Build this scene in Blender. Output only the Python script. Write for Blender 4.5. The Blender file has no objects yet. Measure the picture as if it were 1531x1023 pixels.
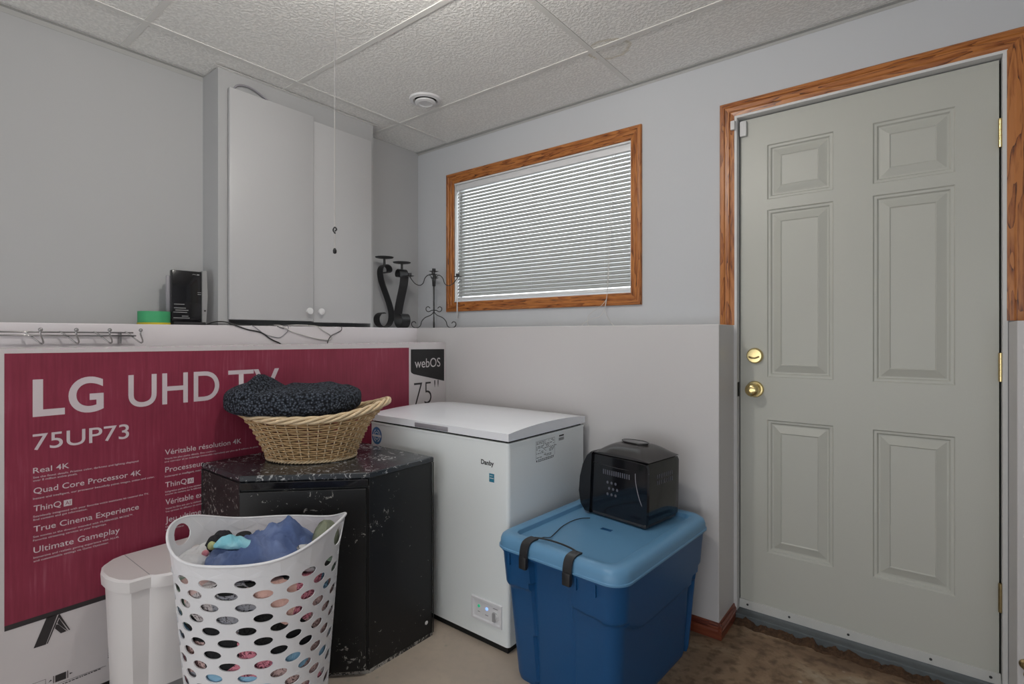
import bpy, bmesh, math, random
from mathutils import Vector, Matrix, noise
random.seed(7)
C = bpy.context.scene.collection
PI = math.pi
S = bpy.context.scene
# ------------------------------------------------------------------ camera, world, lights, exposure
cam = bpy.data.cameras.new('camera'); co = bpy.data.objects.new('camera', cam); C.objects.link(co)
co.location = (2.607, -2.320, 1.183); co.rotation_euler = (PI/2, 0, 0.6676)
cam.sensor_width = 36; cam.lens = 18.54; cam.shift_y = -0.0068; cam.clip_start = 0.02
S.camera = co
vs = S.view_settings
vs.view_transform = 'Standard'; vs.look = 'None'; vs.gamma = 1; vs.use_curve_mapping = False; vs.exposure = -0.27
w = bpy.data.worlds.new('world'); S.world = w; w.use_nodes = True
w.node_tree.nodes['Background'].inputs[0].default_value = (0.93, 0.97, 1.0, 1)
w.node_tree.nodes['Background'].inputs[1].default_value = 3.8
BULB = 560.0      # emission strength of the pull-chain bulb
PANEL = 3.0      # emission strength of the unseen fill panel added behind the camera

dl = bpy.data.lights.new('fill_behind', 'AREA'); dl.shape = 'RECTANGLE'; dl.size = 3.4; dl.size_y = 1.2; dl.energy = 40; dl.color = (0.93, 0.97, 1.0)
do = bpy.data.objects.new('fill_behind', dl); C.objects.link(do); do.location = (2.5, -4.4, 0.75); do.rotation_euler = (math.radians(104), 0, 0)    # unseen soft fill added behind the camera; no window stands there
# ------------------------------------------------------------------ materials
def mat(name, col, rough=0.6, metal=0.0, bump=0.0, bscale=60, bdist=0.002, var=0.0, vscale=8, spec=0.5, coat=0.0, emit=None):
    m = bpy.data.materials.new(name); m.use_nodes = True
    nt = m.node_tree; b = nt.nodes['Principled BSDF']
    b.inputs['Base Color'].default_value = (*col, 1); b.inputs['Roughness'].default_value = rough
    b.inputs['Metallic'].default_value = metal; b.inputs['Specular IOR Level'].default_value = spec
    b.inputs['Coat Weight'].default_value = coat
    tc = nt.nodes.new('ShaderNodeTexCoord')
    if var > 0:
        n = nt.nodes.new('ShaderNodeTexNoise'); n.inputs['Scale'].default_value = vscale; n.inputs['Detail'].default_value = 4
        nt.links.new(tc.outputs['Object'], n.inputs['Vector'])
        mx = nt.nodes.new('ShaderNodeMix'); mx.data_type = 'RGBA'
        mx.inputs[6].default_value = (*[c*(1-var) for c in col], 1); mx.inputs[7].default_value = (*[min(1, c*(1+var)) for c in col], 1)
        nt.links.new(n.outputs['Fac'], mx.inputs[0]); nt.links.new(mx.outputs[2], b.inputs['Base Color'])
    if bump > 0:
        n = nt.nodes.new('ShaderNodeTexNoise'); n.inputs['Scale'].default_value = bscale; n.inputs['Detail'].default_value = 3
        nt.links.new(tc.outputs['Object'], n.inputs['Vector'])
        bp = nt.nodes.new('ShaderNodeBump'); bp.inputs['Strength'].default_value = bump; bp.inputs['Distance'].default_value = bdist
        nt.links.new(n.outputs['Fac'], bp.inputs['Height']); nt.links.new(bp.outputs[0], b.inputs['Normal'])
    if emit:
        b.inputs['Emission Color'].default_value = (*emit[0], 1); b.inputs['Emission Strength'].default_value = emit[1]
    return m

def ramp(nt, stops, interp='LINEAR'):
    r = nt.nodes.new('ShaderNodeValToRGB'); r.color_ramp.interpolation = interp
    e = r.color_ramp.elements
    while len(e) < len(stops): e.new(0.5)
    for k, (p, c) in enumerate(stops): e[k].position = p; e[k].color = (*c, 1)
    return r

def wood(name, axis, dark, mid, light, rough=0.35):
    m = bpy.data.materials.new(name); m.use_nodes = True; nt = m.node_tree; b = nt.nodes['Principled BSDF']
    tc = nt.nodes.new('ShaderNodeTexCoord'); mp = nt.nodes.new('ShaderNodeMapping')
    sc = [1, 1, 1]; sc[axis] = 0.09; mp.inputs['Scale'].default_value = sc
    nt.links.new(tc.outputs['Object'], mp.inputs['Vector'])
    n = nt.nodes.new('ShaderNodeTexNoise'); n.inputs['Scale'].default_value = 26; n.inputs['Detail'].default_value = 2; n.inputs['Distortion'].default_value = 0.6
    nt.links.new(mp.outputs[0], n.inputs['Vector'])
    mul = nt.nodes.new('ShaderNodeMath'); mul.operation = 'MULTIPLY'; mul.inputs[1].default_value = 7.0
    nt.links.new(n.outputs['Fac'], mul.inputs[0])
    fr = nt.nodes.new('ShaderNodeMath'); fr.operation = 'FRACT'; nt.links.new(mul.outputs[0], fr.inputs[0])
    n2 = nt.nodes.new('ShaderNodeTexNoise'); n2.inputs['Scale'].default_value = 230; n2.inputs['Detail'].default_value = 3
    nt.links.new(mp.outputs[0], n2.inputs['Vector'])
    ad = nt.nodes.new('ShaderNodeMath'); ad.operation = 'MULTIPLY_ADD'; ad.inputs[1].default_value = 0.55
    nt.links.new(fr.outputs[0], ad.inputs[0]); 
    h = nt.nodes.new('ShaderNodeMath'); h.operation = 'MULTIPLY'; h.inputs[1].default_value = 0.85; nt.links.new(n2.outputs['Fac'], h.inputs[0])
    nt.links.new(h.outputs[0], ad.inputs[2])
    r = ramp(nt, [(0.34, dark), (0.50, mid), (0.82, light)]); nt.links.new(ad.outputs[0], r.inputs[0])
    nt.links.new(r.outputs[0], b.inputs['Base Color']); b.inputs['Roughness'].default_value = rough
    bp = nt.nodes.new('ShaderNodeBump'); bp.inputs['Strength'].default_value = 0.25; bp.inputs['Distance'].default_value = 0.001
    nt.links.new(ad.outputs[0], bp.inputs['Height']); nt.links.new(bp.outputs[0], b.inputs['Normal'])
    return m

M = {}
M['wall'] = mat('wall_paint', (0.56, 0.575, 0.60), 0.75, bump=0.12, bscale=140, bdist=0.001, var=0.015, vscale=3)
M['wall_left'] = mat('wall_paint_shaded', (0.455, 0.458, 0.465), 0.75, bump=0.12, bscale=140, bdist=0.001, var=0.015, vscale=3)  # one paint with the window wall; lighting difference put into the colour
M['low_left'] = mat('wall_paint_gloss_lit', (0.74, 0.70, 0.725), 0.42, bump=0.06, bscale=60, bdist=0.001, var=0.015, vscale=3)  # lit copy of the gloss paint, lightened for the lamp falling here
M['wall_low'] = mat('wall_paint_gloss', (0.60, 0.585, 0.59), 0.42, bump=0.06, bscale=60, bdist=0.001, var=0.015, vscale=3)
M['white'] = mat('white_paint', (0.68, 0.68, 0.68), 0.5, bump=0.04, bscale=90, bdist=0.0005)
M['rail'] = mat('ceiling_rail', (0.76, 0.755, 0.73), 0.4, var=0.04)
M['angle'] = mat('wall_angle', (0.44, 0.44, 0.43), 0.5, var=0.04)
M['cabdoor'] = mat('cabinet_door_white', (0.53, 0.53, 0.54), 0.38, bump=0.03, bscale=40, bdist=0.0005)
M['door'] = mat('door_paint', (0.50, 0.505, 0.462), 0.42, bump=0.05, bscale=50, bdist=0.0006, var=0.03, vscale=2)
M['dark'] = mat('dark_gap', (0.008, 0.008, 0.008), 0.8, var=0.1)
M['oakz'] = wood('oak_vertical', 2, (0.055, 0.014, 0.004), (0.29, 0.088, 0.020), (0.47, 0.175, 0.045))
M['oakx'] = wood('oak_horizontal', 0, (0.055, 0.014, 0.004), (0.29, 0.088, 0.020), (0.47, 0.175, 0.045))
M['redx'] = wood('red_wood_x', 0, (0.05, 0.010, 0.006), (0.145, 0.030, 0.014), (0.21, 0.052, 0.024))
M['redy'] = wood('red_wood_y', 1, (0.05, 0.010, 0.006), (0.145, 0.030, 0.014), (0.21, 0.052, 0.024))
M['brass'] = mat('brass', (0.72, 0.58, 0.28), 0.22, metal=1.0, var=0.06, vscale=40)
M['brassold'] = mat('aged_brass', (0.40, 0.31, 0.16), 0.4, metal=1.0, var=0.3, vscale=80)
M['chrome'] = mat('chrome', (0.42, 0.41, 0.41), 0.2, metal=1.0, var=0.02)
M['iron'] = mat('black_iron', (0.022, 0.022, 0.024), 0.42, bump=0.2, bscale=150, bdist=0.0006)
M['alu'] = mat('sweep_white', (0.56, 0.56, 0.54), 0.4, var=0.05, vscale=20)
M['sill'] = mat('sill_grey', (0.085, 0.098, 0.105), 0.6, bump=0.3, bscale=40, bdist=0.002, var=0.3, vscale=30)
M['rot'] = mat('rotten_wood', (0.07, 0.036, 0.018), 0.95, bump=1.0, bscale=90, bdist=0.01, var=0.75, vscale=70)
M['frz'] = mat('freezer_enamel', (0.86, 0.90, 0.91), 0.35, bump=0.05, bscale=30, bdist=0.0005, var=0.01)
M['frztop'] = mat('freezer_lid_enamel', (0.90, 0.92, 0.97), 0.2, var=0.01)
M['grey'] = mat('grey_plastic', (0.30, 0.29, 0.32), 0.45, var=0.04)
M['ventgrey'] = mat('vent_grey', (0.10, 0.10, 0.12), 0.4, var=0.1)
M['vinyl'] = mat('white_vinyl', (0.75, 0.75, 0.76), 0.35, var=0.02)
M['plastic'] = mat('white_plastic', (0.80, 0.80, 0.83), 0.35, var=0.015, vscale=5)
M['bin'] = mat('bin_plastic', (0.74, 0.715, 0.715), 0.38, bump=0.05, bscale=200, bdist=0.0005, var=0.02)
M['bingrey'] = mat('bin_inset', (0.36, 0.36, 0.37), 0.5, var=0.03)
M['blackpl'] = mat('black_plastic', (0.02, 0.02, 0.022), 0.4, bump=0.05, bscale=200, bdist=0.0004)
M['glossblk'] = mat('glossy_black', (0.006, 0.006, 0.008), 0.12, spec=0.5, coat=0.2, var=0.1)
M['satinblk'] = mat('satin_black', (0.035, 0.033, 0.034), 0.28, var=0.1)
M['tote'] = mat('tote_blue', (0.008, 0.080, 0.225), 0.4, bump=0.08, bscale=120, bdist=0.0006, var=0.06, vscale=6)
M['totelid'] = mat('tote_lid_blue', (0.125, 0.30, 0.50), 0.36, bump=0.12, bscale=160, bdist=0.0006, var=0.08, vscale=6)
M['wicker'] = mat('wicker', (0.52, 0.34, 0.17), 0.42, bump=0.2, bscale=220, bdist=0.0006, var=0.38, vscale=34)
M['wickerlt'] = mat('wicker_light', (0.72, 0.56, 0.36), 0.4, bump=0.2, bscale=220, bdist=0.0006, var=0.2, vscale=30)
M['cardwhite'] = mat('card_white', (0.60, 0.565, 0.575), 0.6, bump=0.15, bscale=60, bdist=0.0006, var=0.05, vscale=9)
M['ink'] = mat('ink_black', (0.028, 0.024, 0.026), 0.5, var=0.1)
M['inkw'] = mat('ink_white', (0.62, 0.55, 0.58), 0.55, var=0.03)
M['inkblk2'] = mat('ink_soft_black', (0.01, 0.01, 0.011), 0.35, var=0.2)
M['green'] = mat('green_tape', (0.05, 0.36, 0.15), 0.6, var=0.06)
M['yellow'] = mat('yellow_tape', (0.62, 0.50, 0.03), 0.6, var=0.06)
M['cordw'] = mat('white_cord', (0.62, 0.60, 0.58), 0.5, var=0.02)
M['cordb'] = mat('black_cord', (0.02, 0.02, 0.02), 0.45, var=0.1)
M['silver'] = mat('silver_plastic', (0.42, 0.42, 0.42), 0.3, metal=0.4, var=0.03)
M['blue'] = mat('sticker_blue', (0.06, 0.16, 0.36), 0.5, var=0.05)
M['cyan'] = mat('sticker_cyan', (0.03, 0.22, 0.34), 0.5, var=0.05)
M['ledg'] = mat('led_green', (0.02, 0.3, 0.15), 0.4, var=0.05, emit=((0.05, 0.8, 0.4), 0.4))
M['ledb'] = mat('led_blue', (0.1, 0.2, 0.6), 0.4, var=0.05, emit=((0.25, 0.45, 1.0), 1.5))
M['bulb'] = mat('bulb_glow', (1, 1, 1), 0.5, emit=((1.0, 0.96, 0.90), BULB))
M['panel'] = mat('fill_glow', (1, 1, 1), 0.5, emit=((1.0, 0.965, 0.93), PANEL))
M['bagreen'] = mat('packet_green', (0.02, 0.16, 0.07), 0.35, bump=0.3, bscale=60, bdist=0.002, var=0.3, vscale=30)
M['bared'] = mat('packet_red', (0.3, 0.03, 0.04), 0.4, var=0.2, vscale=40)

def tile_mat():
    m = mat('ceiling_tile_stipple', (0.93, 0.925, 0.90), 0.85); nt = m.node_tree; b = nt.nodes['Principled BSDF']
    tc = nt.nodes.new('ShaderNodeNewGeometry')
    n = nt.nodes.new('ShaderNodeTexNoise'); n.inputs['Scale'].default_value = 85; n.inputs['Detail'].default_value = 2.5; n.inputs['Roughness'].default_value = 0.55
    nt.links.new(tc.outputs['Position'], n.inputs['Vector'])
    r = ramp(nt, [(0.42, (0, 0, 0)), (0.60, (1, 1, 1))]); nt.links.new(n.outputs['Fac'], r.inputs[0])
    bp = nt.nodes.new('ShaderNodeBump'); bp.inputs['Strength'].default_value = 0.55; bp.inputs['Distance'].default_value = 0.0025
    nt.links.new(r.outputs[0], bp.inputs['Height']); nt.links.new(bp.outputs[0], b.inputs['Normal'])
    # a water stain ring at the tile corner above the window
    d = nt.nodes.new('ShaderNodeVectorMath'); d.operation = 'DISTANCE'; d.inputs[1].default_value = (1.57, -0.36, 2.363)
    nn = nt.nodes.new('ShaderNodeTexNoise'); nn.inputs['Scale'].default_value = 9; nt.links.new(tc.outputs['Position'], nn.inputs['Vector'])
    nt.links.new(tc.outputs['Position'], d.inputs[0])
    a = nt.nodes.new('ShaderNodeMath'); a.operation = 'MULTIPLY_ADD'; a.inputs[1].default_value = 0.07; nt.links.new(nn.outputs['Fac'], a.inputs[0]); nt.links.new(d.outputs['Value'], a.inputs[2])
    r2 = ramp(nt, [(0.0, (0.90, 0.89, 0.86)), (0.100, (0.88, 0.87, 0.83)), (0.113, (0.74, 0.70, 0.60)), (0.122, (0.93, 0.925, 0.90))])
    nt.links.new(a.outputs[0], r2.inputs[0])
    mx = nt.nodes.new('ShaderNodeMix'); mx.data_type = 'RGBA'; mx.blend_type = 'MULTIPLY'; mx.inputs[0].default_value = 0.12
    nt.links.new(r2.outputs[0], mx.inputs[6]); nt.links.new(r.outputs[0], mx.inputs[7]); nt.links.new(mx.outputs[2], b.inputs['Base Color'])
    return m
M['tile'] = tile_mat()

def floor_mat():
    m = mat('concrete_floor', (0.3, 0.26, 0.2), 0.55); nt = m.node_tree; b = nt.nodes['Principled BSDF']
    tc = nt.nodes.new('ShaderNodeNewGeometry')
    n = nt.nodes.new('ShaderNodeTexNoise'); n.inputs['Scale'].default_value = 2.6; n.inputs['Detail'].default_value = 9; n.inputs['Roughness'].default_value = 0.62; n.inputs['Distortion'].default_value = 0.7
    nt.links.new(tc.outputs['Position'], n.inputs['Vector'])
    r = ramp(nt, [(0.33, (0.085, 0.045, 0.024)), (0.47, (0.19, 0.12, 0.072)), (0.57, (0.29, 0.20, 0.125)), (0.70, (0.42, 0.35, 0.26))])
    nt.links.new(n.outputs['Fac'], r.inputs[0])
    n2 = nt.nodes.new('ShaderNodeTexNoise'); n2.inputs['Scale'].default_value = 28; n2.inputs['Detail'].default_value = 8
    nt.links.new(tc.outputs['Position'], n2.inputs['Vector'])
    r2 = ramp(nt, [(0.36, (0.55, 0.5, 0.45)), (0.52, (1, 1, 1)), (0.70, (1.0, 1.0, 1.0))]); nt.links.new(n2.outputs['Fac'], r2.inputs[0])
    mx = nt.nodes.new('ShaderNodeMix'); mx.data_type = 'RGBA'; mx.blend_type = 'MULTIPLY'; mx.inputs[0].default_value = 1
    nt.links.new(r.outputs[0], mx.inputs[6]); nt.links.new(r2.outputs[0], mx.inputs[7])
    # worn, pale and clean to the left, browner by the door
    sx = nt.nodes.new('ShaderNodeSeparateXYZ'); nt.links.new(tc.outputs['Position'], sx.inputs[0])
    mr = nt.nodes.new('ShaderNodeMapRange'); mr.inputs[1].default_value = 1.45; mr.inputs[2].default_value = 1.95
    nt.links.new(sx.outputs[0], mr.inputs[0])
    mx2 = nt.nodes.new('ShaderNodeMix'); mx2.data_type = 'RGBA'
    g = nt.nodes.new('ShaderNodeMix'); g.data_type = 'RGBA'; g.inputs[0].default_value = 0.72; g.inputs[7].default_value = (0.62, 0.54, 0.455, 1)
    nt.links.new(mx.outputs[2], g.inputs[6])
    nt.links.new(mr.outputs[0], mx2.inputs[0]); nt.links.new(g.outputs[2], mx2.inputs[6]); nt.links.new(mx.outputs[2], mx2.inputs[7])
    v = nt.nodes.new('ShaderNodeTexVoronoi'); v.inputs['Scale'].default_value = 11; nt.links.new(tc.outputs['Position'], v.inputs['Vector'])
    r3 = ramp(nt, [(0.05, (1, 1, 1)), (0.10, (0, 0, 0))]); nt.links.new(v.outputs['Distance'], r3.inputs[0])
    mx3 = nt.nodes.new('ShaderNodeMix'); mx3.data_type = 'RGBA'; mx3.inputs[7].default_value = (0.42, 0.38, 0.31, 1)
    nt.links.new(r3.outputs[0], mx3.inputs[0]); nt.links.new(mx2.outputs[2], mx3.inputs[6]); nt.links.new(mx3.outputs[2], b.inputs['Base Color'])
    bp = nt.nodes.new('ShaderNodeBump'); bp.inputs['Strength'].default_value = 0.3; bp.inputs['Distance'].default_value = 0.003
    nt.links.new(n2.outputs['Fac'], bp.inputs['Height']); nt.links.new(bp.outputs[0], b.inputs['Normal'])
    return m
M['floor'] = floor_mat()

def chipped(name, base, chip, amount, rough, scale=30):
    """worn paint: pale chips scattered over a dark coat"""
    m = mat(name, base, rough); nt = m.node_tree; b = nt.nodes['Principled BSDF']
    tc = nt.nodes.new('ShaderNodeTexCoord')
    v = nt.nodes.new('ShaderNodeTexNoise'); v.inputs['Scale'].default_value = scale; v.inputs['Detail'].default_value = 5; v.inputs['Roughness'].default_value = 0.7; v.inputs['Distortion'].default_value = 1.2
    big = nt.nodes.new('ShaderNodeTexNoise'); big.inputs['Scale'].default_value = 5; big.inputs['Detail'].default_value = 2
    nt.links.new(tc.outputs['Object'], v.inputs['Vector']); nt.links.new(tc.outputs['Object'], big.inputs['Vector'])
    a = nt.nodes.new('ShaderNodeMath'); a.operation = 'MULTIPLY_ADD'; a.inputs[1].default_value = 0.35
    nt.links.new(big.outputs['Fac'], a.inputs[0]); nt.links.new(v.outputs['Fac'], a.inputs[2])
    r = ramp(nt, [(amount, (0, 0, 0)), (amount+0.02, (1, 1, 1))]); nt.links.new(a.outputs[0], r.inputs[0])
    mx = nt.nodes.new('ShaderNodeMix'); mx.data_type = 'RGBA'; mx.inputs[6].default_value = (*base, 1); mx.inputs[7].default_value = (*chip, 1)
    nt.links.new(r.outputs[0], mx.inputs[0]); nt.links.new(mx.outputs[2], b.inputs['Base Color'])
    return m
M['cabblk'] = chipped('worn_black_paint', (0.005, 0.0055, 0.0065), (0.36, 0.35, 0.33), 0.83, 0.42, 34)
M['cabtop'] = chipped('scuffed_black_top', (0.03, 0.034, 0.04), (0.45, 0.45, 0.45), 0.77, 0.24, 46)
M['cablft'] = chipped('scratched_black_paint', (0.014, 0.014, 0.014), (0.30, 0.29, 0.27), 0.77, 0.5, 55)
M['edge'] = chipped('chipped_edge', (0.02, 0.02, 0.02), (0.42, 0.40, 0.37), 0.68, 0.5, 60)

def burgundy():
    m = mat('burgundy_print', (0.20, 0.022, 0.055), 0.45); nt = m.node_tree; b = nt.nodes['Principled BSDF']
    tc = nt.nodes.new('ShaderNodeNewGeometry'); mp = nt.nodes.new('ShaderNodeMapping'); mp.inputs['Scale'].default_value = (1, 1, 0.05)
    nt.links.new(tc.outputs['Position'], mp.inputs['Vector'])
    n = nt.nodes.new('ShaderNodeTexNoise'); n.inputs['Scale'].default_value = 160; n.inputs['Detail'].default_value = 2
    nt.links.new(mp.outputs[0], n.inputs['Vector'])
    n2 = nt.nodes.new('ShaderNodeTexNoise'); n2.inputs['Scale'].default_value = 6; n2.inputs['Detail'].default_value = 5; nt.links.new(tc.outputs['Position'], n2.inputs['Vector'])
    ad = nt.nodes.new('ShaderNodeMath'); ad.operation = 'MULTIPLY_ADD'; ad.inputs[1].default_value = 0.5
    nt.links.new(n.outputs['Fac'], ad.inputs[0]); 
    h = nt.nodes.new('ShaderNodeMath'); h.operation = 'MULTIPLY'; h.inputs[1].default_value = 0.5; nt.links.new(n2.outputs['Fac'], h.inputs[0]); nt.links.new(h.outputs[0], ad.inputs[2])
    r = ramp(nt, [(0.30, (0.19, 0.018, 0.042)), (0.58, (0.25, 0.028, 0.062)), (0.74, (0.32, 0.08, 0.12))]); nt.links.new(ad.outputs[0], r.inputs[0])
    nt.links.new(r.outputs[0], b.inputs['Base Color'])
    bp = nt.nodes.new('ShaderNodeBump'); bp.inputs['Strength'].default_value = 0.2; bp.inputs['Distance'].default_value = 0.001
    nt.links.new(n.outputs['Fac'], bp.inputs['Height']); nt.links.new(bp.outputs[0], b.inputs['Normal'])
    return m
M['burg'] = burgundy()

def knit():
    m = mat('charcoal_knit', (0.03, 0.035, 0.045), 0.95, spec=0.2); nt = m.node_tree; b = nt.nodes['Principled BSDF']
    tc = nt.nodes.new('ShaderNodeTexCoord')
    v = nt.nodes.new('ShaderNodeTexVoronoi'); v.inputs['Scale'].default_value = 125; nt.links.new(tc.outputs['Object'], v.inputs['Vector'])
    r = ramp(nt, [(0.0, (0.19, 0.22, 0.27)), (0.35, (0.05, 0.06, 0.08)), (0.7, (0.008, 0.009, 0.012))]); nt.links.new(v.outputs['Distance'], r.inputs[0])
    nt.links.new(r.outputs[0], b.inputs['Base Color'])
    bp = nt.nodes.new('ShaderNodeBump'); bp.invert = True; bp.inputs['Strength'].default_value = 1; bp.inputs['Distance'].default_value = 0.006
    nt.links.new(v.outputs['Distance'], bp.inputs['Height']); nt.links.new(bp.outputs[0], b.inputs['Normal'])
    return m
M['knit'] = knit()

def cloth(name, a, c, scale=8, rough=0.9):
    m = mat(name, a, rough, spec=0.2); nt = m.node_tree; b = nt.nodes['Principled BSDF']
    tc = nt.nodes.new('ShaderNodeTexCoord')
    n = nt.nodes.new('ShaderNodeTexNoise'); n.inputs['Scale'].default_value = scale; n.inputs['Detail'].default_value = 3; n.inputs['Distortion'].default_value = 1.5
    nt.links.new(tc.outputs['Object'], n.inputs['Vector'])
    r = ramp(nt, [(0.42, a), (0.55, c)]); nt.links.new(n.outputs['Fac'], r.inputs[0]); nt.links.new(r.outputs[0], b.inputs['Base Color'])
    n2 = nt.nodes.new('ShaderNodeTexNoise'); n2.inputs['Scale'].default_value = 30; n2.inputs['Distortion'].default_value = 2; nt.links.new(tc.outputs['Object'], n2.inputs['Vector'])
    bp = nt.nodes.new('ShaderNodeBump'); bp.inputs['Strength'].default_value = 0.5; bp.inputs['Distance'].default_value = 0.006
    nt.links.new(n2.outputs['Fac'], bp.inputs['Height']); nt.links.new(bp.outputs[0], b.inputs['Normal'])
    return m
M['denim'] = cloth('blue_cotton', (0.085, 0.125, 0.26), (0.15, 0.20, 0.36), 5)
M['aqua'] = cloth('aqua_cotton', (0.22, 0.52, 0.62), (0.34, 0.64, 0.72), 9)
M['whitec'] = cloth('white_cotton', (0.60, 0.60, 0.62), (0.68, 0.68, 0.70), 9)
M['olive'] = cloth('olive_cotton', (0.14, 0.16, 0.11), (0.20, 0.22, 0.16), 9)
M['stripe'] = cloth('black_white_cotton', (0.015, 0.015, 0.015), (0.60, 0.60, 0.60), 28)
M['blackc'] = cloth('black_cotton', (0.012, 0.012, 0.014), (0.03, 0.03, 0.035), 12)
M['pinkc'] = cloth('pink_cotton', (0.60, 0.22, 0.27), (0.7, 0.35, 0.38), 12)
M['purplec'] = cloth('purple_cotton', (0.20, 0.14, 0.36), (0.28, 0.20, 0.45), 12)
M['limec'] = cloth('yellow_green_cotton', (0.48, 0.52, 0.25), (0.55, 0.6, 0.3), 12)

def laundry_mat():
    m = mat('mixed_laundry', (0.5, 0.5, 0.5), 0.9, spec=0.2); nt = m.node_tree; b = nt.nodes['Principled BSDF']
    tc = nt.nodes.new('ShaderNodeTexCoord')
    n = nt.nodes.new('ShaderNodeTexNoise'); n.inputs['Scale'].default_value = 7; n.inputs['Detail'].default_value = 2; nt.links.new(tc.outputs['Object'], n.inputs['Vector'])
    mxv = nt.nodes.new('ShaderNodeMix'); mxv.data_type = 'RGBA'; mxv.inputs[0].default_value = 0.10
    nt.links.new(tc.outputs['Object'], mxv.inputs[6]); nt.links.new(n.outputs['Color'], mxv.inputs[7])
    v = nt.nodes.new('ShaderNodeTexVoronoi'); v.inputs['Scale'].default_value = 13; nt.links.new(mxv.outputs[2], v.inputs['Vector'])
    sp = nt.nodes.new('ShaderNodeSeparateColor'); nt.links.new(v.outputs['Color'], sp.inputs[0])
    r = ramp(nt, [(0, (0.02, 0.02, 0.022)), (0.14, (0.60, 0.42, 0.40)), (0.26, (0.28, 0.50, 0.68)), (0.38, (0.70, 0.25, 0.32)), (0.50, (0.55, 0.50, 0.50)),
                  (0.60, (0.015, 0.015, 0.015)), (0.70, (0.74, 0.46, 0.40)), (0.80, (0.30, 0.30, 0.33)), (0.88, (0.22, 0.30, 0.24)), (0.94, (0.68, 0.66, 0.66))], 'CONSTANT')
    nt.links.new(sp.outputs[0], r.inputs[0])
    n3 = nt.nodes.new('ShaderNodeTexNoise'); n3.inputs['Scale'].default_value = 60; n3.inputs['Detail'].default_value = 2; n3.inputs['Distortion'].default_value = 3; nt.links.new(tc.outputs['Object'], n3.inputs['Vector'])
    r4 = ramp(nt, [(0.40, (0.25, 0.22, 0.24)), (0.47, (1, 1, 1))]); nt.links.new(n3.outputs['Fac'], r4.inputs[0])
    mx = nt.nodes.new('ShaderNodeMix'); mx.data_type = 'RGBA'; mx.blend_type = 'MULTIPLY'
    gt = nt.nodes.new('ShaderNodeMath'); gt.operation = 'GREATER_THAN'; gt.inputs[1].default_value = 0.6; nt.links.new(sp.outputs[1], gt.inputs[0]); nt.links.new(gt.outputs[0], mx.inputs[0])
    nt.links.new(r.outputs[0], mx.inputs[6]); nt.links.new(r4.outputs[0], mx.inputs[7]); nt.links.new(mx.outputs[2], b.inputs['Base Color'])
    n2 = nt.nodes.new('ShaderNodeTexNoise'); n2.inputs['Scale'].default_value = 35; n2.inputs['Distortion'].default_value = 2; nt.links.new(tc.outputs['Object'], n2.inputs['Vector'])
    bp = nt.nodes.new('ShaderNodeBump'); bp.inputs['Strength'].default_value = 0.8; bp.inputs['Distance'].default_value = 0.008
    nt.links.new(n2.outputs['Fac'], bp.inputs['Height']); nt.links.new(bp.outputs[0], b.inputs['Normal'])
    return m
M['laundry'] = laundry_mat()

def glass():
    m = bpy.data.materials.new('window_glass'); m.use_nodes = True; nt = m.node_tree; nt.nodes.clear()
    o = nt.nodes.new('ShaderNodeOutputMaterial'); t = nt.nodes.new('ShaderNodeBsdfTransparent'); g = nt.nodes.new('ShaderNodeBsdfGlossy')
    t.inputs[0].default_value = (0.93, 0.95, 0.95, 1); g.inputs['Roughness'].default_value = 0.02
    x = nt.nodes.new('ShaderNodeMixShader'); x.inputs[0].default_value = 0.05
    nt.links.new(t.outputs[0], x.inputs[1]); nt.links.new(g.outputs[0], x.inputs[2]); nt.links.new(x.outputs[0], o.inputs[0])
    return m
M['glass'] = glass()
def slat_mat():
    m = mat('blind_slat', (0.76, 0.76, 0.74), 0.45, var=0.01); b = m.node_tree.nodes['Principled BSDF']
    b.inputs['Transmission Weight'].default_value = 0.0
    return m
M['slat'] = slat_mat()

# ------------------------------------------------------------------ helpers
def link(name, me, parent=None):
    o = bpy.data.objects.new(name, me); C.objects.link(o)
    if parent: o.parent = parent
    return o
def root_matrix(p):
    while p.parent: p = p.parent
    if p.type != 'EMPTY': return Matrix.Identity(4)
    return Matrix.Translation(p.location) @ p.rotation_euler.to_matrix().to_4x4()
def obj(name, bm, m, parent=None, smooth=False, local=False, label=None):
    me = bpy.data.meshes.new(name)
    bmesh.ops.recalc_face_normals(bm, faces=bm.faces)
    if parent and not local: bm.transform(root_matrix(parent).inverted())
    bm.to_mesh(me); bm.free()
    for mm in (m if isinstance(m, (list, tuple)) else [m]): me.materials.append(mm)
    if smooth:
        for p in me.polygons: p.use_smooth = True
        if smooth == 'auto': me.set_sharp_from_angle(angle=math.radians(38))
    o = link(name, me, parent)
    if label: o['label'] = label
    return o
def thing(name, label, cat, loc, rz=0, group=None):
    o = link(name, None); o.location = loc; o.rotation_euler = (0, 0, rz); o['label'] = label; o['category'] = cat
    if group: o['group'] = group
    return o
def tag(o, label, cat, group=None, kind=None):
    o['label'] = label; o['category'] = cat
    if group: o['group'] = group
    if kind: o['kind'] = kind
    return o
def struct(o): o['kind'] = 'structure'; return o
def BM(): return bmesh.new()
def box(bm, x0, x1, y0, y1, z0, z1, bev=0, seg=2, mi=0):
    r = bmesh.ops.create_cube(bm, size=1)
    vs = r['verts']
    for v in vs:
        v.co.x = x0 if v.co.x < 0 else x1; v.co.y = y0 if v.co.y < 0 else y1; v.co.z = z0 if v.co.z < 0 else z1
    fs = list({f for v in vs for f in v.link_faces})
    for f in fs: f.material_index = mi
    if bev > 0:
        es = list({e for v in vs for e in v.link_edges})
        bmesh.ops.bevel(bm, geom=es, offset=bev, segments=seg, affect='EDGES', profile=0.5)
    return bm
def B(*a, **k): return box(BM(), *a, **k)
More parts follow.
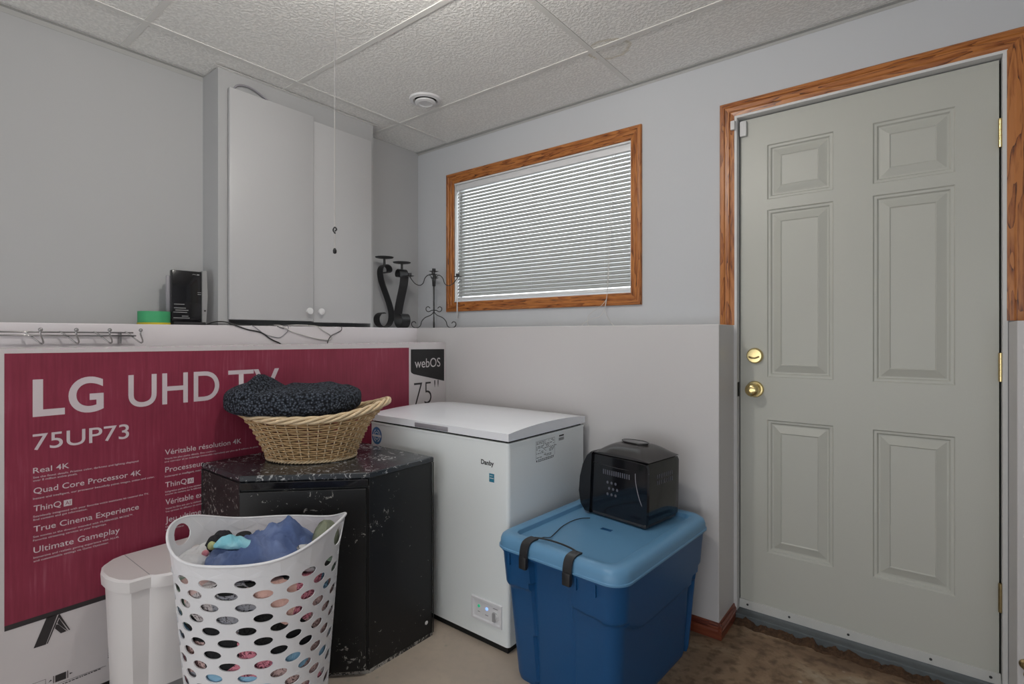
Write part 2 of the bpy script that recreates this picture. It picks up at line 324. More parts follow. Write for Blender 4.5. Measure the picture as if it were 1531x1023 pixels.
def tube(bm, pts, r, n=8, closed=False, cap=True):
    pts = [Vector(p) for p in pts]; N = len(pts); rings = []
    up = None
    for i, p in enumerate(pts):
        if closed: t = (pts[(i+1) % N] - pts[i-1])
        else: t = pts[min(i+1, N-1)] - pts[max(i-1, 0)]
        if t.length < 1e-9: t = Vector((0, 0, 1))
        t.normalize()
        if up is None:
            up = Vector((0, 0, 1)) if abs(t.z) < 0.9 else Vector((1, 0, 0))
        a = (up - t*up.dot(t))
        if a.length < 1e-6: a = t.orthogonal()
        a.normalize(); up = a; b = t.cross(a)
        rr = r[i] if isinstance(r, (list, tuple)) else r
        rings.append([bm.verts.new(p + a*math.cos(2*PI*k/n)*rr + b*math.sin(2*PI*k/n)*rr) for k in range(n)])
    for i in range(N if closed else N-1):
        A, D = rings[i], rings[(i+1) % N]
        for k in range(n): bm.faces.new((A[k], A[(k+1) % n], D[(k+1) % n], D[k]))
    if cap and not closed:
        bm.faces.new(rings[0][::-1]); bm.faces.new(rings[-1])
    return bm
def smooth_path(pts, sub=6):
    P = [Vector(p) for p in pts]; out = []
    for i in range(len(P)-1):
        p0, p1, p2, p3 = P[max(i-1, 0)], P[i], P[i+1], P[min(i+2, len(P)-1)]
        for s in range(sub):
            t = s/sub
            out.append(0.5*((2*p1) + (p2-p0)*t + (2*p0-5*p1+4*p2-p3)*t*t + (3*p1-p0-3*p2+p3)*t**3))
    out.append(P[-1]); return out
def lathe(bm, prof, n=32, mtx=None):
    """prof: (r, z) pairs; turned about z, then moved by mtx"""
    rings = []
    for r, z in prof:
        if r < 1e-6: rings.append([bm.verts.new((0, 0, z))])
        else: rings.append([bm.verts.new((r*math.cos(2*PI*k/n), r*math.sin(2*PI*k/n), z)) for k in range(n)])
    for A, D in zip(rings, rings[1:]):
        for k in range(n):
            a, b = A[k % len(A)], A[(k+1) % len(A)]; c, d = D[(k+1) % len(D)], D[k % len(D)]
            q = []
            for v in (a, b, c, d):
                if v not in q: q.append(v)
            if len(q) > 2: bm.faces.new(q)
    for R in (rings[0], rings[-1]):
        if len(R) > 2:
            try: bm.faces.new(R)
            except ValueError: pass
    if mtx is not None: bmesh.ops.transform(bm, matrix=mtx, verts=[v for R in rings for v in R])
    return bm
def loft(bm, rings, cap0=True, cap1=True, closed=True):
    V = [[bm.verts.new(p) for p in R] for R in rings]; n = len(V[0])
    for A, D in zip(V, V[1:]):
        for k in range(n if closed else n-1): bm.faces.new((A[k], A[(k+1) % n], D[(k+1) % n], D[k]))
    if cap0: bm.faces.new(V[0][::-1])
    if cap1: bm.faces.new(V[-1])
    return bm
def prism(bm, poly, f, d0, d1):
    """poly of 2-d points, f(a, b, depth) -> xyz"""
    return loft(bm, [[f(a, b, d0) for a, b in poly], [f(a, b, d1) for a, b in poly]])
def rrect(hx, hy, r, n=6, cx=0, cy=0):
    out = []
    for sx, sy, a0 in ((1, 1, 0), (-1, 1, 90), (-1, -1, 180), (1, -1, 270)):
        for k in range(n+1):
            a = math.radians(a0 + 90*k/n); out.append((cx + sx*(hx-r) + r*math.cos(a), cy + sy*(hy-r) + r*math.sin(a)))
    return out
def text(name, body, face, org, width, height, m, parent, bold=0.0, squash=True, label=None):
    """flat printed lettering fitted to width x height. face 'X': on a plane facing +X (org = x, y, z); 'Y': facing -Y; origin at baseline left"""
    cu = bpy.data.curves.new(name, 'FONT'); cu.body = body; cu.size = 1; cu.offset = bold; cu.resolution_u = 8 if height > 0.03 else 3
    t = bpy.data.objects.new('tmp', cu); C.objects.link(t)
    dg = bpy.context.evaluated_depsgraph_get(); dg.update()
    me = bpy.data.meshes.new_from_object(t.evaluated_get(dg)); bpy.data.objects.remove(t); bpy.data.curves.remove(cu)
    xs = [v.co.x for v in me.vertices]; ys = [v.co.y for v in me.vertices]
    x0, x1, y1 = min(xs), max(xs), max(ys)
    sx = width/(x1-x0); sy = height/y1
    inv = root_matrix(parent).inverted()
    for v in me.vertices:
        a, b = (v.co.x-x0)*sx, v.co.y*sy
        p = Vector((org[0], org[1]+a, org[2]+b)) if face == 'X' else Vector((org[0]+a, org[1], org[2]+b))
        v.co = inv @ p
    me.materials.append(m); me.name = name
    o = link(name, me, parent)
    if label: o['label'] = label
    return o
def flat(name, polys, face, d, m, parent, label=None):
    bm = BM()
    for P in polys:
        vs = [bm.verts.new((d, a, b) if face == 'X' else (a, d, b)) for a, b in P]
        bm.faces.new(vs)
    bmesh.ops.triangulate(bm, faces=bm.faces)
    return obj(name, bm, m, parent, label=label)

# ================================================================== STRUCTURE
H = 2.363; LX = 0.222; LY = -0.206; LZ = 1.225; XR = 4.1; YF = -4.6
floor = struct(obj('floor', B(-0.1, XR+0.1, YF-0.1, 0.16, -0.08, 0), M['floor']))
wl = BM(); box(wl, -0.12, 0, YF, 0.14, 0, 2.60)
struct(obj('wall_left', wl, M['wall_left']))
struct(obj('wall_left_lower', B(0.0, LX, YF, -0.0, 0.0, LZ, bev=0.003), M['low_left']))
# back wall with the window and the door opening
WX0, WX1, WZ0, WZ1 = 0.325, 1.505, 1.380, 2.108
DX0, DX1, DZ1 = 1.966, 2.809, 2.104
bw = BM()
T = 0.075
box(bw, 0, WX0, 0, T, LZ-0.02, 2.6); box(bw, WX0, WX1, 0, T, LZ-0.02, WZ0); box(bw, WX0, WX1, 0, T, WZ1, 2.6)
box(bw, WX1, DX0, 0, T, 0, 2.6); box(bw, DX0, DX1, 0, T, DZ1, 2.6); box(bw, DX1, XR, 0, T, 0, 2.6)
struct(obj('wall_back', bw, M['wall']))
struct(obj('wall_back_lower', B(LX-0.001, 1.968, LY, 0.0, 0.0, LZ, bev=0.003), M['wall_low']))
struct(obj('wall_back_lower', B(2.811, XR, LY, 0.0, 0.0, LZ, bev=0.003), M['wall_low']))
struct(obj('wall_right', B(XR, XR+0.1, YF, 0.14, 0, 2.6), M['wall']))
struct(obj('wall_front', B(-0.1, XR+0.1, YF-0.1, YF, 0, 2.6), M['wall']))
struct(obj('leak_slab', B(0, XR, YF, 0.14, 2.55, 2.6), M['dark']))        # unseen slab above the dropped ceiling, added against light leaks

# ceiling: T-bar grid with individual tiles
GX = [0.0, 0.29, 1.51, 2.73, 3.95, XR]; GY = [0.0, -0.39, -1.0, -1.61, -2.22, -2.83, -3.44, -4.05, YF]
g = BM(); hw = 0.0115
for x in GX[1:-1]: box(g, x-hw, x+hw, YF, 0, H, H+0.003); box(g, x-0.002, x+0.002, YF, 0, H+0.003, H+0.03)
for y in GY[1:-1]:
    for x0, x1 in zip(GX, GX[1:]):
        a = x0 + (hw if x0 > 0 else 0); b_ = x1 - (hw if x1 < XR else 0)
        box(g, a, b_, y-hw, y+hw, H+0.0006, H+0.0033)
ceiling = struct(obj('ceiling', g, M['rail']))
tm = {}
for i, (x0, x1) in enumerate(zip(GX, GX[1:])):
    for j, (y1, y0) in enumerate(zip(GY, GY[1:])):
        if i == 2 and j == 5: continue
        k = (round(x1-x0, 3), round(y1-y0, 3))
        cx, cy = (x0+x1)/2, (y0+y1)/2
        if k not in tm:
            b = B(-k[0]/2+0.003, k[0]/2-0.003, -k[1]/2+0.003, k[1]/2-0.003, 0.0036, 0.0186)
            me = bpy.data.meshes.new('ceiling_tile'); b.to_mesh(me); b.free(); me.materials.append(M['tile']); tm[k] = me
        t = link('ceiling_tile', tm[k], ceiling); t.location = (cx, cy, H)
# wall angle mouldings
wa = BM()
box(wa, 0.0, 0.022, YF, -1.30, H-0.001, H+0.002); box(wa, 0, 0.0015, YF, -1.30, H-0.02, H)
struct(obj('trim_2', wa, M['angle']))
wa = BM()
box(wa, 0.0, XR, -0.022, 0, H-0.001, H+0.002); box(wa, 0.0, XR, -0.0015, 0, H-0.012, H)
struct(obj('trim_3', wa, M['angle']))

# baseboards
def baseboard(name, prof, f, a0, a1, m):
    bm = BM(); loft(bm, [[f(a0, d, z) for d, z in prof], [f(a1, d, z) for d, z in prof]]); return struct(obj(name, bm, m))
PROF = [(0, 0), (0.013, 0), (0.013, 0.030), (0.010, 0.036), (0.011, 0.042), (0.006, 0.050), (0.004, 0.058), (0, 0.060)]
bm = BM()
baseboard('baseboard_back', PROF, lambda a, d, z: (a, LY-d, z), LX+0.2, 1.968+0.012, M['redx'])
baseboard('baseboard_back', PROF, lambda a, d, z: (1.968+d, a, z), LY-0.0128, -0.004, M['redy'])

# window
win = struct(link('window_1', None)); win.location = (0.91, 0, 1.75)
def casing(name, x0, x1, z0, z1, y, m, parent, cut=None):
    """flat casing with a raised outer bead; mitred via cut=(start shrink, end shrink) on the inner edge"""
    return obj(name, B(x0, x1, y-0.016, y, z0, z1, bev=0.003), m, parent, smooth='auto')
def mitre(name, horiz, a0, a1, c0, c1, m, parent, m0=1, m1=1, y=0.0):
    """piece of casing running from a0 to a1 (outer edge c0, inner edge c1); mitred ends when m0 / m1"""
    wd = abs(c1-c0); s = 1 if c1 > c0 else -1
    prof = [(0, 0), (0, 0.013), (0.004, 0.017), (wd*0.30, 0.018), (wd*0.36, 0.014), (wd*0.62, 0.0135), (wd*0.7, 0.010), (wd-0.003, 0.008), (wd, 0.005), (wd, 0)]
    R0, R1 = [], []
    for q, d in prof:
        c = c0+s*q
        p0, p1 = a0+(q if m0 else 0), a1-(q if m1 else 0)
        R0.append((p0, y-d, c) if horiz else (c, y-d, p0)); R1.append((p1, y-d, c) if horiz else (c, y-d, p1))
    return obj(name, loft(BM(), [R0, R1]), m, parent)
OX0, OX1, OZ0, OZ1 = 0.270, 1.556, 1.326, 2.170
IX0, IX1, IZ0, IZ1 = 0.333, 1.500, 1.384, 2.110
mitre('casing', True, OX0, OX1, OZ1, IZ1, M['oakx'], win)
mitre('casing', True, OX0, OX1, OZ0, IZ0, M['oakx'], win)
mitre('casing', False, OZ0, OZ1, OX0, IX0, M['oakz'], win)
mitre('casing', False, OZ0, OZ1, OX1, IX1, M['oakz'], win)
jb = BM()
box(jb, WX0, WX0+0.008, -0.004, 0.075, WZ0, WZ1); box(jb, WX1-0.008, WX1, -0.004, 0.075, WZ0, WZ1)
box(jb, WX0+0.008, WX1-0.008, -0.004, 0.075, WZ1-0.008, WZ1); box(jb, WX0+0.008, WX1-0.008, -0.004, 0.075, WZ0, WZ0+0.008)
obj('window_jamb', jb, M['vinyl'], win)
wf = BM(); fx0, fx1, fz0, fz1 = WX0+0.008, WX1-0.008, WZ0+0.008, WZ1-0.008
for a, b_, c, d in ((fx0, fx0+0.014, fz0, fz1), (fx1-0.014, fx1, fz0, fz1), (fx0+0.014, fx1-0.014, fz0, fz0+0.014), (fx0+0.014, fx1-0.014, fz1-0.014, fz1)):
    box(wf, a, b_, 0.052, 0.072, c, d)
obj('window_frame', wf, M['vinyl'], win)
for a, b_ in ((fx0+0.014, fx1-0.014),):
    obj('pane', B(a, b_, 0.060, 0.063, fz0+0.014, fz1-0.014), M['glass'], win)

# door
dr = struct(link('door_1', None)); dr.location = (2.39, 0.03, 0)
mitre('casing', True, 1.913, 2.868, 2.158, 2.098, M['oakx'], dr)
mitre('casing', False, LZ, 2.158, 1.913, 1.973, M['oakz'], dr, m0=0)
mitre('casing', False, LZ+0.004, 2.158, 2.868, 2.804, M['oakz'], dr, m0=0)
jb = BM()
box(jb, 1.966, 1.980, -0.0075, 0.12, 0.0, 2.104); box(jb, 2.797, 2.809, -0.0075, 0.12, 0.0, 2.104); box(jb, 1.980, 2.797, -0.0075, 0.12, 2.091, 2.104)
obj('door_jamb', jb, M['white'], dr)
stp = BM(); box(stp, 1.980, 1.992, 0.072, 0.1, 0.034, 2.091); box(stp, 2.785, 2.797, 0.072, 0.1, 0.034, 2.091); box(stp, 1.992, 2.785, 0.072, 0.1, 2.079, 2.091)  # dark strips behind the leaf, added to block light through the gap
obj('light_stop', stp, M['dark'], dr)
# leaf with six moulded panels
lf = BM()
LX0, LX1, Lz0, Lz1, YD = 1.985, 2.791, 0.046, 2.0865, 0.03
cols = [(2.089, 2.323), (2.448, 2.681)]; rows = [(0.290, 0.835), (1.010, 1.697), (1.740, 1.964)]
xs = sorted({LX0, LX1, *[c for p in cols for c in p]}); zs = sorted({Lz0, Lz1, *[c for p in rows for c in p]})
def quad(bm, pts): return bm.faces.new([bm.verts.new(p) for p in pts])
for xa, xb in zip(xs, xs[1:]):
    for za, zb in zip(zs, zs[1:]):
        if (xa, xb) in cols and (za, zb) in rows:
            steps = [(0, 0), (0.004, 0.005), (0.012, 0.0055), (0.017, 0.012), (0.022, 0.012), (0.050, 0.0015), (0.054, 0.0045)]
            R = []
            for ins, dp in steps:
                R.append([(xa+ins, YD+dp, za+ins), (xb-ins, YD+dp, za+ins), (xb-ins, YD+dp, zb-ins), (xa+ins, YD+dp, zb-ins)])
            loft(lf, R, cap0=False, cap1=True)
        else: quad(lf, [(xa, YD, za), (xb, YD, za), (xb, YD, zb), (xa, YD, zb)])
bmesh.ops.remove_doubles(lf, verts=lf.verts, dist=1e-5)
for a, b_ in (((LX0, Lz0), (LX1, Lz0)), ((LX1, Lz0), (LX1, Lz1)), ((LX1, Lz1), (LX0, Lz1)), ((LX0, Lz1), (LX0, Lz0))):
    quad(lf, [(a[0], YD, a[1]), (b_[0], YD, b_[1]), (b_[0], YD+0.042, b_[1]), (a[0], YD+0.042, a[1])])
quad(lf, [(LX0, YD+0.042, Lz0), (LX0, YD+0.042, Lz1), (LX1, YD+0.042, Lz1), (LX1, YD+0.042, Lz0)])
leaf = obj('door_leaf', lf, M['door'], dr)
sw = obj('door_sweep', B(1.982, 2.795, 0.0225, 0.0298, 0.036, 0.073, bev=0.001), M['alu'], dr)
for fx in (2.015, 2.172, 2.372, 2.615, 2.77):
    lathe(b := BM(), [(0, 0.0), (0.0045, 0.0), (0.0045, 0.0015), (0.0015, 0.0025), (0, 0.0025)], 10, Matrix.Translation((fx, 0.0225, 0.055)) @ Matrix.Rotation(PI/2, 4, 'X'))
    obj('screw', b, M['blackpl'], sw)
def facing(x, y, z): return Matrix.Translation((x, y, z)) @ Matrix.Rotation(PI/2, 4, 'X')     # local z -> -Y
b = lathe(BM(), [(0, 0), (0.034, 0), (0.034, 0.004), (0.030, 0.010), (0.012, 0.012), (0.011, 0.026), (0.019, 0.032), (0.026, 0.042), (0.0275, 0.052), (0.025, 0.060), (0.017, 0.066), (0.008, 0.067), (0.007, 0.064), (0, 0.064)], 32, facing(2.043, YD-0.0003, 0.958))
obj('knob', b, M['brass'], leaf, smooth='auto', label='brass door knob')
b = lathe(BM(), [(0, 0), (0.032, 0), (0.033, 0.004), (0.031, 0.012), (0.027, 0.016), (0, 0.017)], 32, facing(2.043, YD-0.0003, 1.097))
db = obj('deadbolt', b, M['brass'], leaf, smooth='auto', label='round brass deadbolt plate')
# thumb turn: a small curved bar standing on the plate
tube(b := BM(), smooth_path([(2.024, YD-0.018, 1.092), (2.034, YD-0.024, 1.088), (2.048, YD-0.024, 1.088), (2.061, YD-0.018, 1.094)], 4), 0.0035, 8)
obj('thumb_turn', b, M['brassold'], leaf, smooth=True)
for zc in (1.843, 1.078, 0.325):
    b = BM()
    for k in range(5):
        z0 = zc-0.047+k*0.0188
        lathe(b, [(0, z0), (0.0063, z0), (0.0063, z0+0.0182), (0, z0+0.0182)], 12, Matrix.Translation((2.794, 0.0185, 0)))
    box(b, 2.7945, 2.7965, 0.018, 0.030, zc-0.046, zc+0.046)
    obj('hinge', b, M['brass'] if zc > 1 else M['brassold'], dr, smooth='auto', label='brass butt hinge' if zc > 1 else 'tarnished brown butt hinge')
obj('strike_plate', B(1.9798, 1.9815, 0.004, 0.026, 0.925, 0.985), M['dark'], dr)
thr = BM(); box(thr, 1.9805, 2.7965, -0.030, 0.118, 0.0, 0.033, bev=0.004)
obj('threshold', thr, M['sill'], dr)
rt = BM(); nx = 130; prev = None; rows_ = []
for i in range(nx+1):
    x = 1.983 + (2.807-1.983)*i/nx
    f1 = noise.noise(Vector((x*22, 0, 3))); f2 = noise.noise(Vector((x*70, 5, 1)))
    rows_.append([(x, -0.0305, 0.0005), (x, -0.0305, 0.016+0.016*f1+0.012*f2), (x, -0.042+0.008*f2, 0.011+0.010*f2+0.006*f1), (x, -0.055+0.008*f1+0.006*f2, 0.007+0.005*f1), (x, -0.064+0.012*f1+0.006*f2, 0.0005)])
loft(rt, rows_, closed=True)
obj('rotten_edge', rt, M['rot'], dr, label='crumbling brown rotted strip along the sill')

# door contact sensor
sn = thing('door_sensor', 'small white contact alarm sensor at the upper left corner of the door', 'sensor', (1.995, 0.03, 2.04))
obj('sensor_body', B(1.982+0.004, 2.012, 0.012, 0.0298, 2.016, 2.079, bev=0.003), M['white'], sn, smooth='auto')
obj('magnet', B(1.958, 1.976, -0.024, -0.0085, 2.040, 2.078, bev=0.003), M['white'], sn, smooth='auto')

# ================================================================== CEILING THINGS
vt = thing('ceiling_vent', 'round white air diffuser in the ceiling tile near the wall cabinet', 'vent', (0.626, -0.509, H))
Z = H+0.0036
obj('vent_ring', lathe(BM(), [(0.052, Z), (0.082, Z), (0.078, Z-0.008), (0.062, Z-0.012), (0.055, Z-0.004), (0.052, Z)], 40, Matrix.Translation((0.626, -0.509, 0))), M['vinyl'], vt, smooth='auto')
obj('vent_throat', lathe(BM(), [(0.0, Z-0.0005), (0.054, Z-0.0005), (0.054, Z-0.001), (0, Z-0.001)], 32, Matrix.Translation((0.626, -0.509, 0))), M['dark'], vt)
obj('vent_disc', lathe(BM(), [(0, Z-0.001), (0.012, Z-0.001), (0.012, Z-0.010), (0.047, Z-0.010), (0.052, Z-0.014), (0.050, Z-0.020), (0.036, Z-0.024), (0.030, Z-0.021), (0.020, Z-0.021), (0, Z-0.022)], 40, Matrix.Translation((0.626, -0.509, 0))), M['vinyl'], vt, smooth='auto')

SX, SY = 1.556, -1.633
lamp = thing('pull_chain_lamp', 'bare bulb in a white porcelain holder on the ceiling with a long pull cord', 'lamp', (SX, SY+0.06, H))
ly = SY+0.09
obj('lamp_holder', lathe(BM(), [(0, H-0.0), (0.055, H-0.0), (0.055, H-0.012), (0.035, H-0.022), (0.026, H-0.0695), (0, H-0.0695)], 28, Matrix.Translation((SX, ly, 0))), M['vinyl'], lamp, smooth='auto')
obj('bulb', lathe(BM(), [(0, -0.07), (0.014, -0.07), (0.016, -0.09), (0.028, -0.115), (0.031, -0.138), (0.022, -0.160), (0, -0.168)], 14, Matrix.Translation((SX, ly, H))), M['bulb'], lamp, smooth=True)
pc = BM(); tube(pc, [(SX, ly-0.03, H-0.03), (SX, SY, H-0.06), (SX, SY, 1.372)], 0.0014, 6)
cordo = obj('pull_cord', pc, M['cordw'], lamp)
k = BM(); lathe(k, [(0, 0), (0.004, 0.002), (0.0045, 0.008), (0.002, 0.013), (0, 0.014)], 10, Matrix.Translation((SX, SY, 1.366)))
obj('cord_knob', k, M['blackpl'], lamp, smooth=True); k = BM()
tube(k, smooth_path([(SX-0.001, SY, 1.417), (SX+0.004, SY+0.002, 1.421), (SX+0.001, SY, 1.426), (SX-0.003, SY-0.002, 1.420), (SX+0.002, SY, 1.412)], 4), 0.0018, 6)
obj('cord_knot', k, M['blackpl'], lamp, smooth=True)
pnl = thing('fill_panel', 'added flat fill light panel, unseen in the ceiling grid behind the camera', 'light', (2.12, -3.135, H))  # made-up source for soft fill from above, out of view
obj('fill_frame', B(1.513, 2.727, -3.437, -2.833, H+0.004, H+0.03), M['vinyl'], pnl)
obj('diffuser', B(1.54, 2.70, -3.41, -2.86, H-0.001, H+0.0038), M['panel'], pnl)

# ================================================================== WINDOW BLIND
bl = thing('window_blind', 'white aluminium mini blind half closed in the oak framed window', 'blind', (0.91, 0.03, 2.09))
bx0, bx1 = 0.338, 1.492
obj('headrail', B(bx0, bx1, 0.008, 0.042, 2.066, 2.0995, bev=0.002), M['vinyl'], bl, smooth='auto')
zt, zb_ = 2.052, 1.428; NS = 32
SLW = 0.0255; tilt = math.radians(55)
sb = BM(); R = []
for k in range(5):
    u = -0.5+k/4; c = 0.0022*(1-(2*u)**2)
    y = u*SLW*math.cos(tilt) - c*math.sin(tilt); z = u*SLW*math.sin(tilt) + c*math.cos(tilt)
    R.append([(-0.575, y, z), (0.575, y, z)])
loft(sb, R, cap0=False, cap1=False, closed=False)
bmesh.ops.solidify(sb, geom=sb.faces, thickness=0.0004)
sme = bpy.data.meshes.new('slat'); sb.to_mesh(sme); sb.free(); sme.materials.append(M['slat'])
for p in sme.polygons: p.use_smooth = True
for i in range(NS):
    s = link('slat', sme, bl); s.location = Vector((0.914, 0.026, zt-(zt-zb_)*i/(NS-1))) - bl.location
obj('bottom_rail', B(bx0, bx1, 0.015, 0.037, 1.396, 1.412, bev=0.003), M['vinyl'], bl, smooth='auto')
for x in (0.46, 0.905, 1.352):
    b = BM()
    for yy in (0.013, 0.039): tube(b, [(x, yy, 2.07), (x, yy, 1.405)], 0.0008, 5)
    obj('ladder_cord', b, M['vinyl'], bl)
obj('tilt_wand', tube(BM(), [(0.375, -0.001, 2.062), (0.376, -0.014, 1.75), (0.378, -0.026, 1.40), (0.378, -0.027, 1.283)], [0.0032]*3+[0.0042], 8), M['vinyl'], bl, smooth=True)
b = BM()
tube(b, smooth_path([(1.415, 0.004, 2.06), (1.40, -0.01, 1.72), (1.388, -0.024, 1.41), (1.37, -0.028, 1.34), (1.30, -0.035, 1.29), (1.285, -0.04, 1.25), (1.30, -0.05, 1.228), (1.33, -0.07, 1.2275)], 8), 0.0013, 6)
tube(b, smooth_path([(1.40, 0.004, 2.06), (1.39, -0.01, 1.72), (1.386, -0.022, 1.41), (1.376, -0.03, 1.31), (1.40, -0.04, 1.26), (1.44, -0.06, 1.2275), (1.46, -0.08, 1.2275)], 8), 0.0013, 6)
tube(b, smooth_path([(1.386, -0.022, 1.40), (1.378, -0.03, 1.32), (1.36, -0.05, 1.275), (1.32, -0.06, 1.262), (1.285, -0.08, 1.24), (1.29, -0.09, 1.2275), (1.34, -0.07, 1.2275), (1.36, -0.09, 1.2275), (1.31, -0.10, 1.228)], 8), 0.0013, 6)
obj('lift_cord', b, M['cordw'], bl, smooth=True)

# ================================================================== WALL CABINET
cb = thing('wall_cabinet', 'white two-door wall cabinet rising from the ledge to the ceiling', 'cabinet', (0.08, -0.89, LZ))
CY0, CY1, CXF = -1.300, -0.476, 0.158
b = BM()
box(b, 0.0005, CXF, CY0, CY0+0.018, LZ+0.0005, H-0.002); box(b, 0.0005, CXF, CY1-0.018, CY1, LZ+0.0005, H-0.002)
box(b, CXF-0.018, CXF, CY0+0.018, CY1-0.018, 2.262, H-0.002)
box(b, CXF-0.018, CXF, CY0+0.018, CY0+0.046, LZ+0.0005, 2.262)
box(b, 0.0005, CXF-0.0185, CY0+0.018, CY1-0.018, 2.28, 2.298); box(b, 0.0005, 0.008, CY0+0.018, CY1-0.018, LZ+0.0005, 2.28)
box(b, 0.008, CXF-0.003, CY0+0.018, CY1-0.018, LZ+0.03, LZ+0.045)
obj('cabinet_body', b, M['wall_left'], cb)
obj('cornice_angle', B(CXF, CXF+0.018, CY0-0.018, CY1+0.018, H-0.003, H-0.0012), M['rail'], cb)
def cab_door(y0, y1, z0, z1, xo, knoby, skew):
    bm = B(CXF+xo, CXF+xo+0.018, y0, y1, z0, z1, bev=0.0025)
    d = obj('door', bm, M['cabdoor'], cb, smooth='auto')
    kb = lathe(BM(), [(0, 0), (0.006, 0), (0.006, 0.010), (0.013, 0.016), (0.0165, 0.022), (0.0155, 0.029), (0.009, 0.032), (0, 0.033)], 24, Matrix.Translation((CXF+xo+0.018, knoby, 1.302)) @ Matrix.Rotation(PI/2, 4, 'Y'))
    obj('knob', kb, M['vinyl'], d, smooth='auto')
    return d
cab_door(-1.262, -0.856, 1.252, 2.282, 0.008, -0.890, 0)
cab_door(-0.852, -0.500, 1.247, 2.262, 0.001, -0.822, 0)
cbl = thing('cable', 'short grey cable looping out of the top of the wall cabinet door', 'cable', (0.17, -1.2, 2.29))
obj('cable_loop', tube(BM(), smooth_path([(0.160, -1.236, 2.262), (0.166, -1.228, 2.300), (0.170, -1.195, 2.315), (0.172, -1.15, 2.312), (0.170, -1.09, 2.288), (0.164, -1.06, 2.268)], 6), 0.0045, 8), M['grey'], cbl, smooth=True)

# ================================================================== THINGS ON THE LEDGE
rt_ = thing('router', 'upright black internet router with a silver front edge, left of the cabinet on the ledge', 'router', (0.12, -1.405, LZ))
# seen from the room: broad glossy side, narrow silver edge to the right
b = BM(); box(b, 0.095, 0.122, -1.468, -1.352, LZ+0.014, 1.458, bev=0.004); ro = obj('router_body', b, M['glossblk'], rt_, smooth='auto')
b = BM(); prism(b, [(-1.352, LZ+0.012), (-1.336, LZ+0.012), (-1.330, 1.35), (-1.334, 1.464), (-1.352, 1.462)], lambda a, c, d: (d, a, c), 0.090, 0.127)
obj('front_edge', b, M['silver'], rt_, label='silver front edge')
obj('back_shell', B(0.084, 0.0945, -1.479, -1.354, LZ+0.014, 1.435, bev=0.003), M['grey'], rt_, smooth='auto', label='grey back shell')
obj('foot', B(0.080, 0.150, -1.47, -1.345, LZ+0.0006, LZ+0.0135, bev=0.003), M['blackpl'], rt_)
obj('port', B(0.1271, 0.1290, -1.345, -1.338, 1.285, 1.292), M['ink'], rt_)
flat('maker_mark', [[(-1.392, 1.441), (-1.384, 1.4435), (-1.376, 1.442), (-1.376, 1.4445), (-1.386, 1.446)], [(-1.373, 1.4415), (-1.362, 1.4415), (-1.362, 1.446), (-1.373, 1.445)]], 'X', 0.1224, M['silver'], rt_, label='small silver maker mark')
for z0, y0, y1 in ((1.296, -1.46, -1.415), (1.287, -1.455, -1.405), (1.278, -1.462, -1.41), (1.262, -1.43, -1.405), (1.254, -1.462, -1.40), (1.312, -1.46, -1.42)):
    obj('label_line', B(0.1222, 0.1225, y0, y1, z0, z0+0.003), M['silver'], rt_)
for z0 in (1.366, 1.358): obj('label_line', B(0.1222, 0.1225, -1.369, -1.354, z0, z0+0.002), M['silver'], rt_)
tp = thing('tape_roll', 'roll of green and yellow tape lying on the ledge beside the router', 'tape', (0.120, -1.535, LZ))
def ring_prof(ri, ro_, z0, z1): return [(ri, z0), (ro_, z0), (ro_, z1), (ri, z1), (ri, z0)]
def ring(bm, ri, ro_, z0, z1, x, y, n=40):
    rings = [[(x+r*math.cos(2*PI*k/n), y+r*math.sin(2*PI*k/n), z) for k in range(n)] for r, z in ring_prof(ri, ro_, z0, z1)[:4]]
    V = [[bm.verts.new(p) for p in R] for R in rings]
    for i in range(4):
        A, D = V[i], V[(i+1) % 4]
        for k in range(n): bm.faces.new((A[k], A[(k+1) % n], D[(k+1) % n], D[k]))
    return bm
obj('tape_green', ring(BM(), 0.038, 0.056, LZ+0.009, LZ+0.054, 0.120, -1.532), M['green'], tp, smooth='auto')
obj('tape_yellow', ring(BM(), 0.038, 0.0575, LZ+0.0006, LZ+0.0085, 0.120, -1.532), M['yellow'], tp, smooth='auto')

# cables over the ledge
def cable(label, pts, r, m, name='cable'):
    t = thing(name, label, 'cable', pts[0]); obj('cord', tube(BM(), smooth_path(pts, 6), r, 8), m, t, smooth=True); return t
e = LX+0.004
cable('black router cable draped from the router over the ledge down behind the television box',
      [(0.145, -1.34, LZ+0.006), (0.165, -1.310, LZ+0.016), (0.205, -1.285, LZ+0.014), (e, -1.258, 1.226), (e, -1.206, 1.208), (e, -1.165, 1.200), (e, -1.134, 1.190), (e, -1.099, 1.165), (e, -1.058, 1.146), (e, -1.035, 1.13)], 0.0028, M['cordb'])
cable('thin grey cable sagging in a shallow loop below the cabinet front',
      [(0.20, -1.19, LZ+0.004), (e, -1.176, 1.222), (e, -1.134, 1.192), (e, -1.10, 1.178), (e, -1.065, 1.171), (e, -1.045, 1.176), (e, -1.018, 1.200), (e, -1.012, 1.223), (0.205, -1.005, LZ+0.003), (0.13, -1.0, LZ+0.003)], 0.0018, M['grey'])
cable('white cord falling from beneath the left cabinet door towards the box',
      [(0.13, -1.06, LZ+0.004), (0.20, -1.045, LZ+0.004), (e+.002, -1.030, 1.218), (e+.002, -0.998, 1.200), (e+.002, -0.951, 1.186), (e+.002, -0.88, 1.168), (e+.002, -0.82, 1.158), (e+.002, -0.79, 1.160)], 0.0026, M['cordw'])
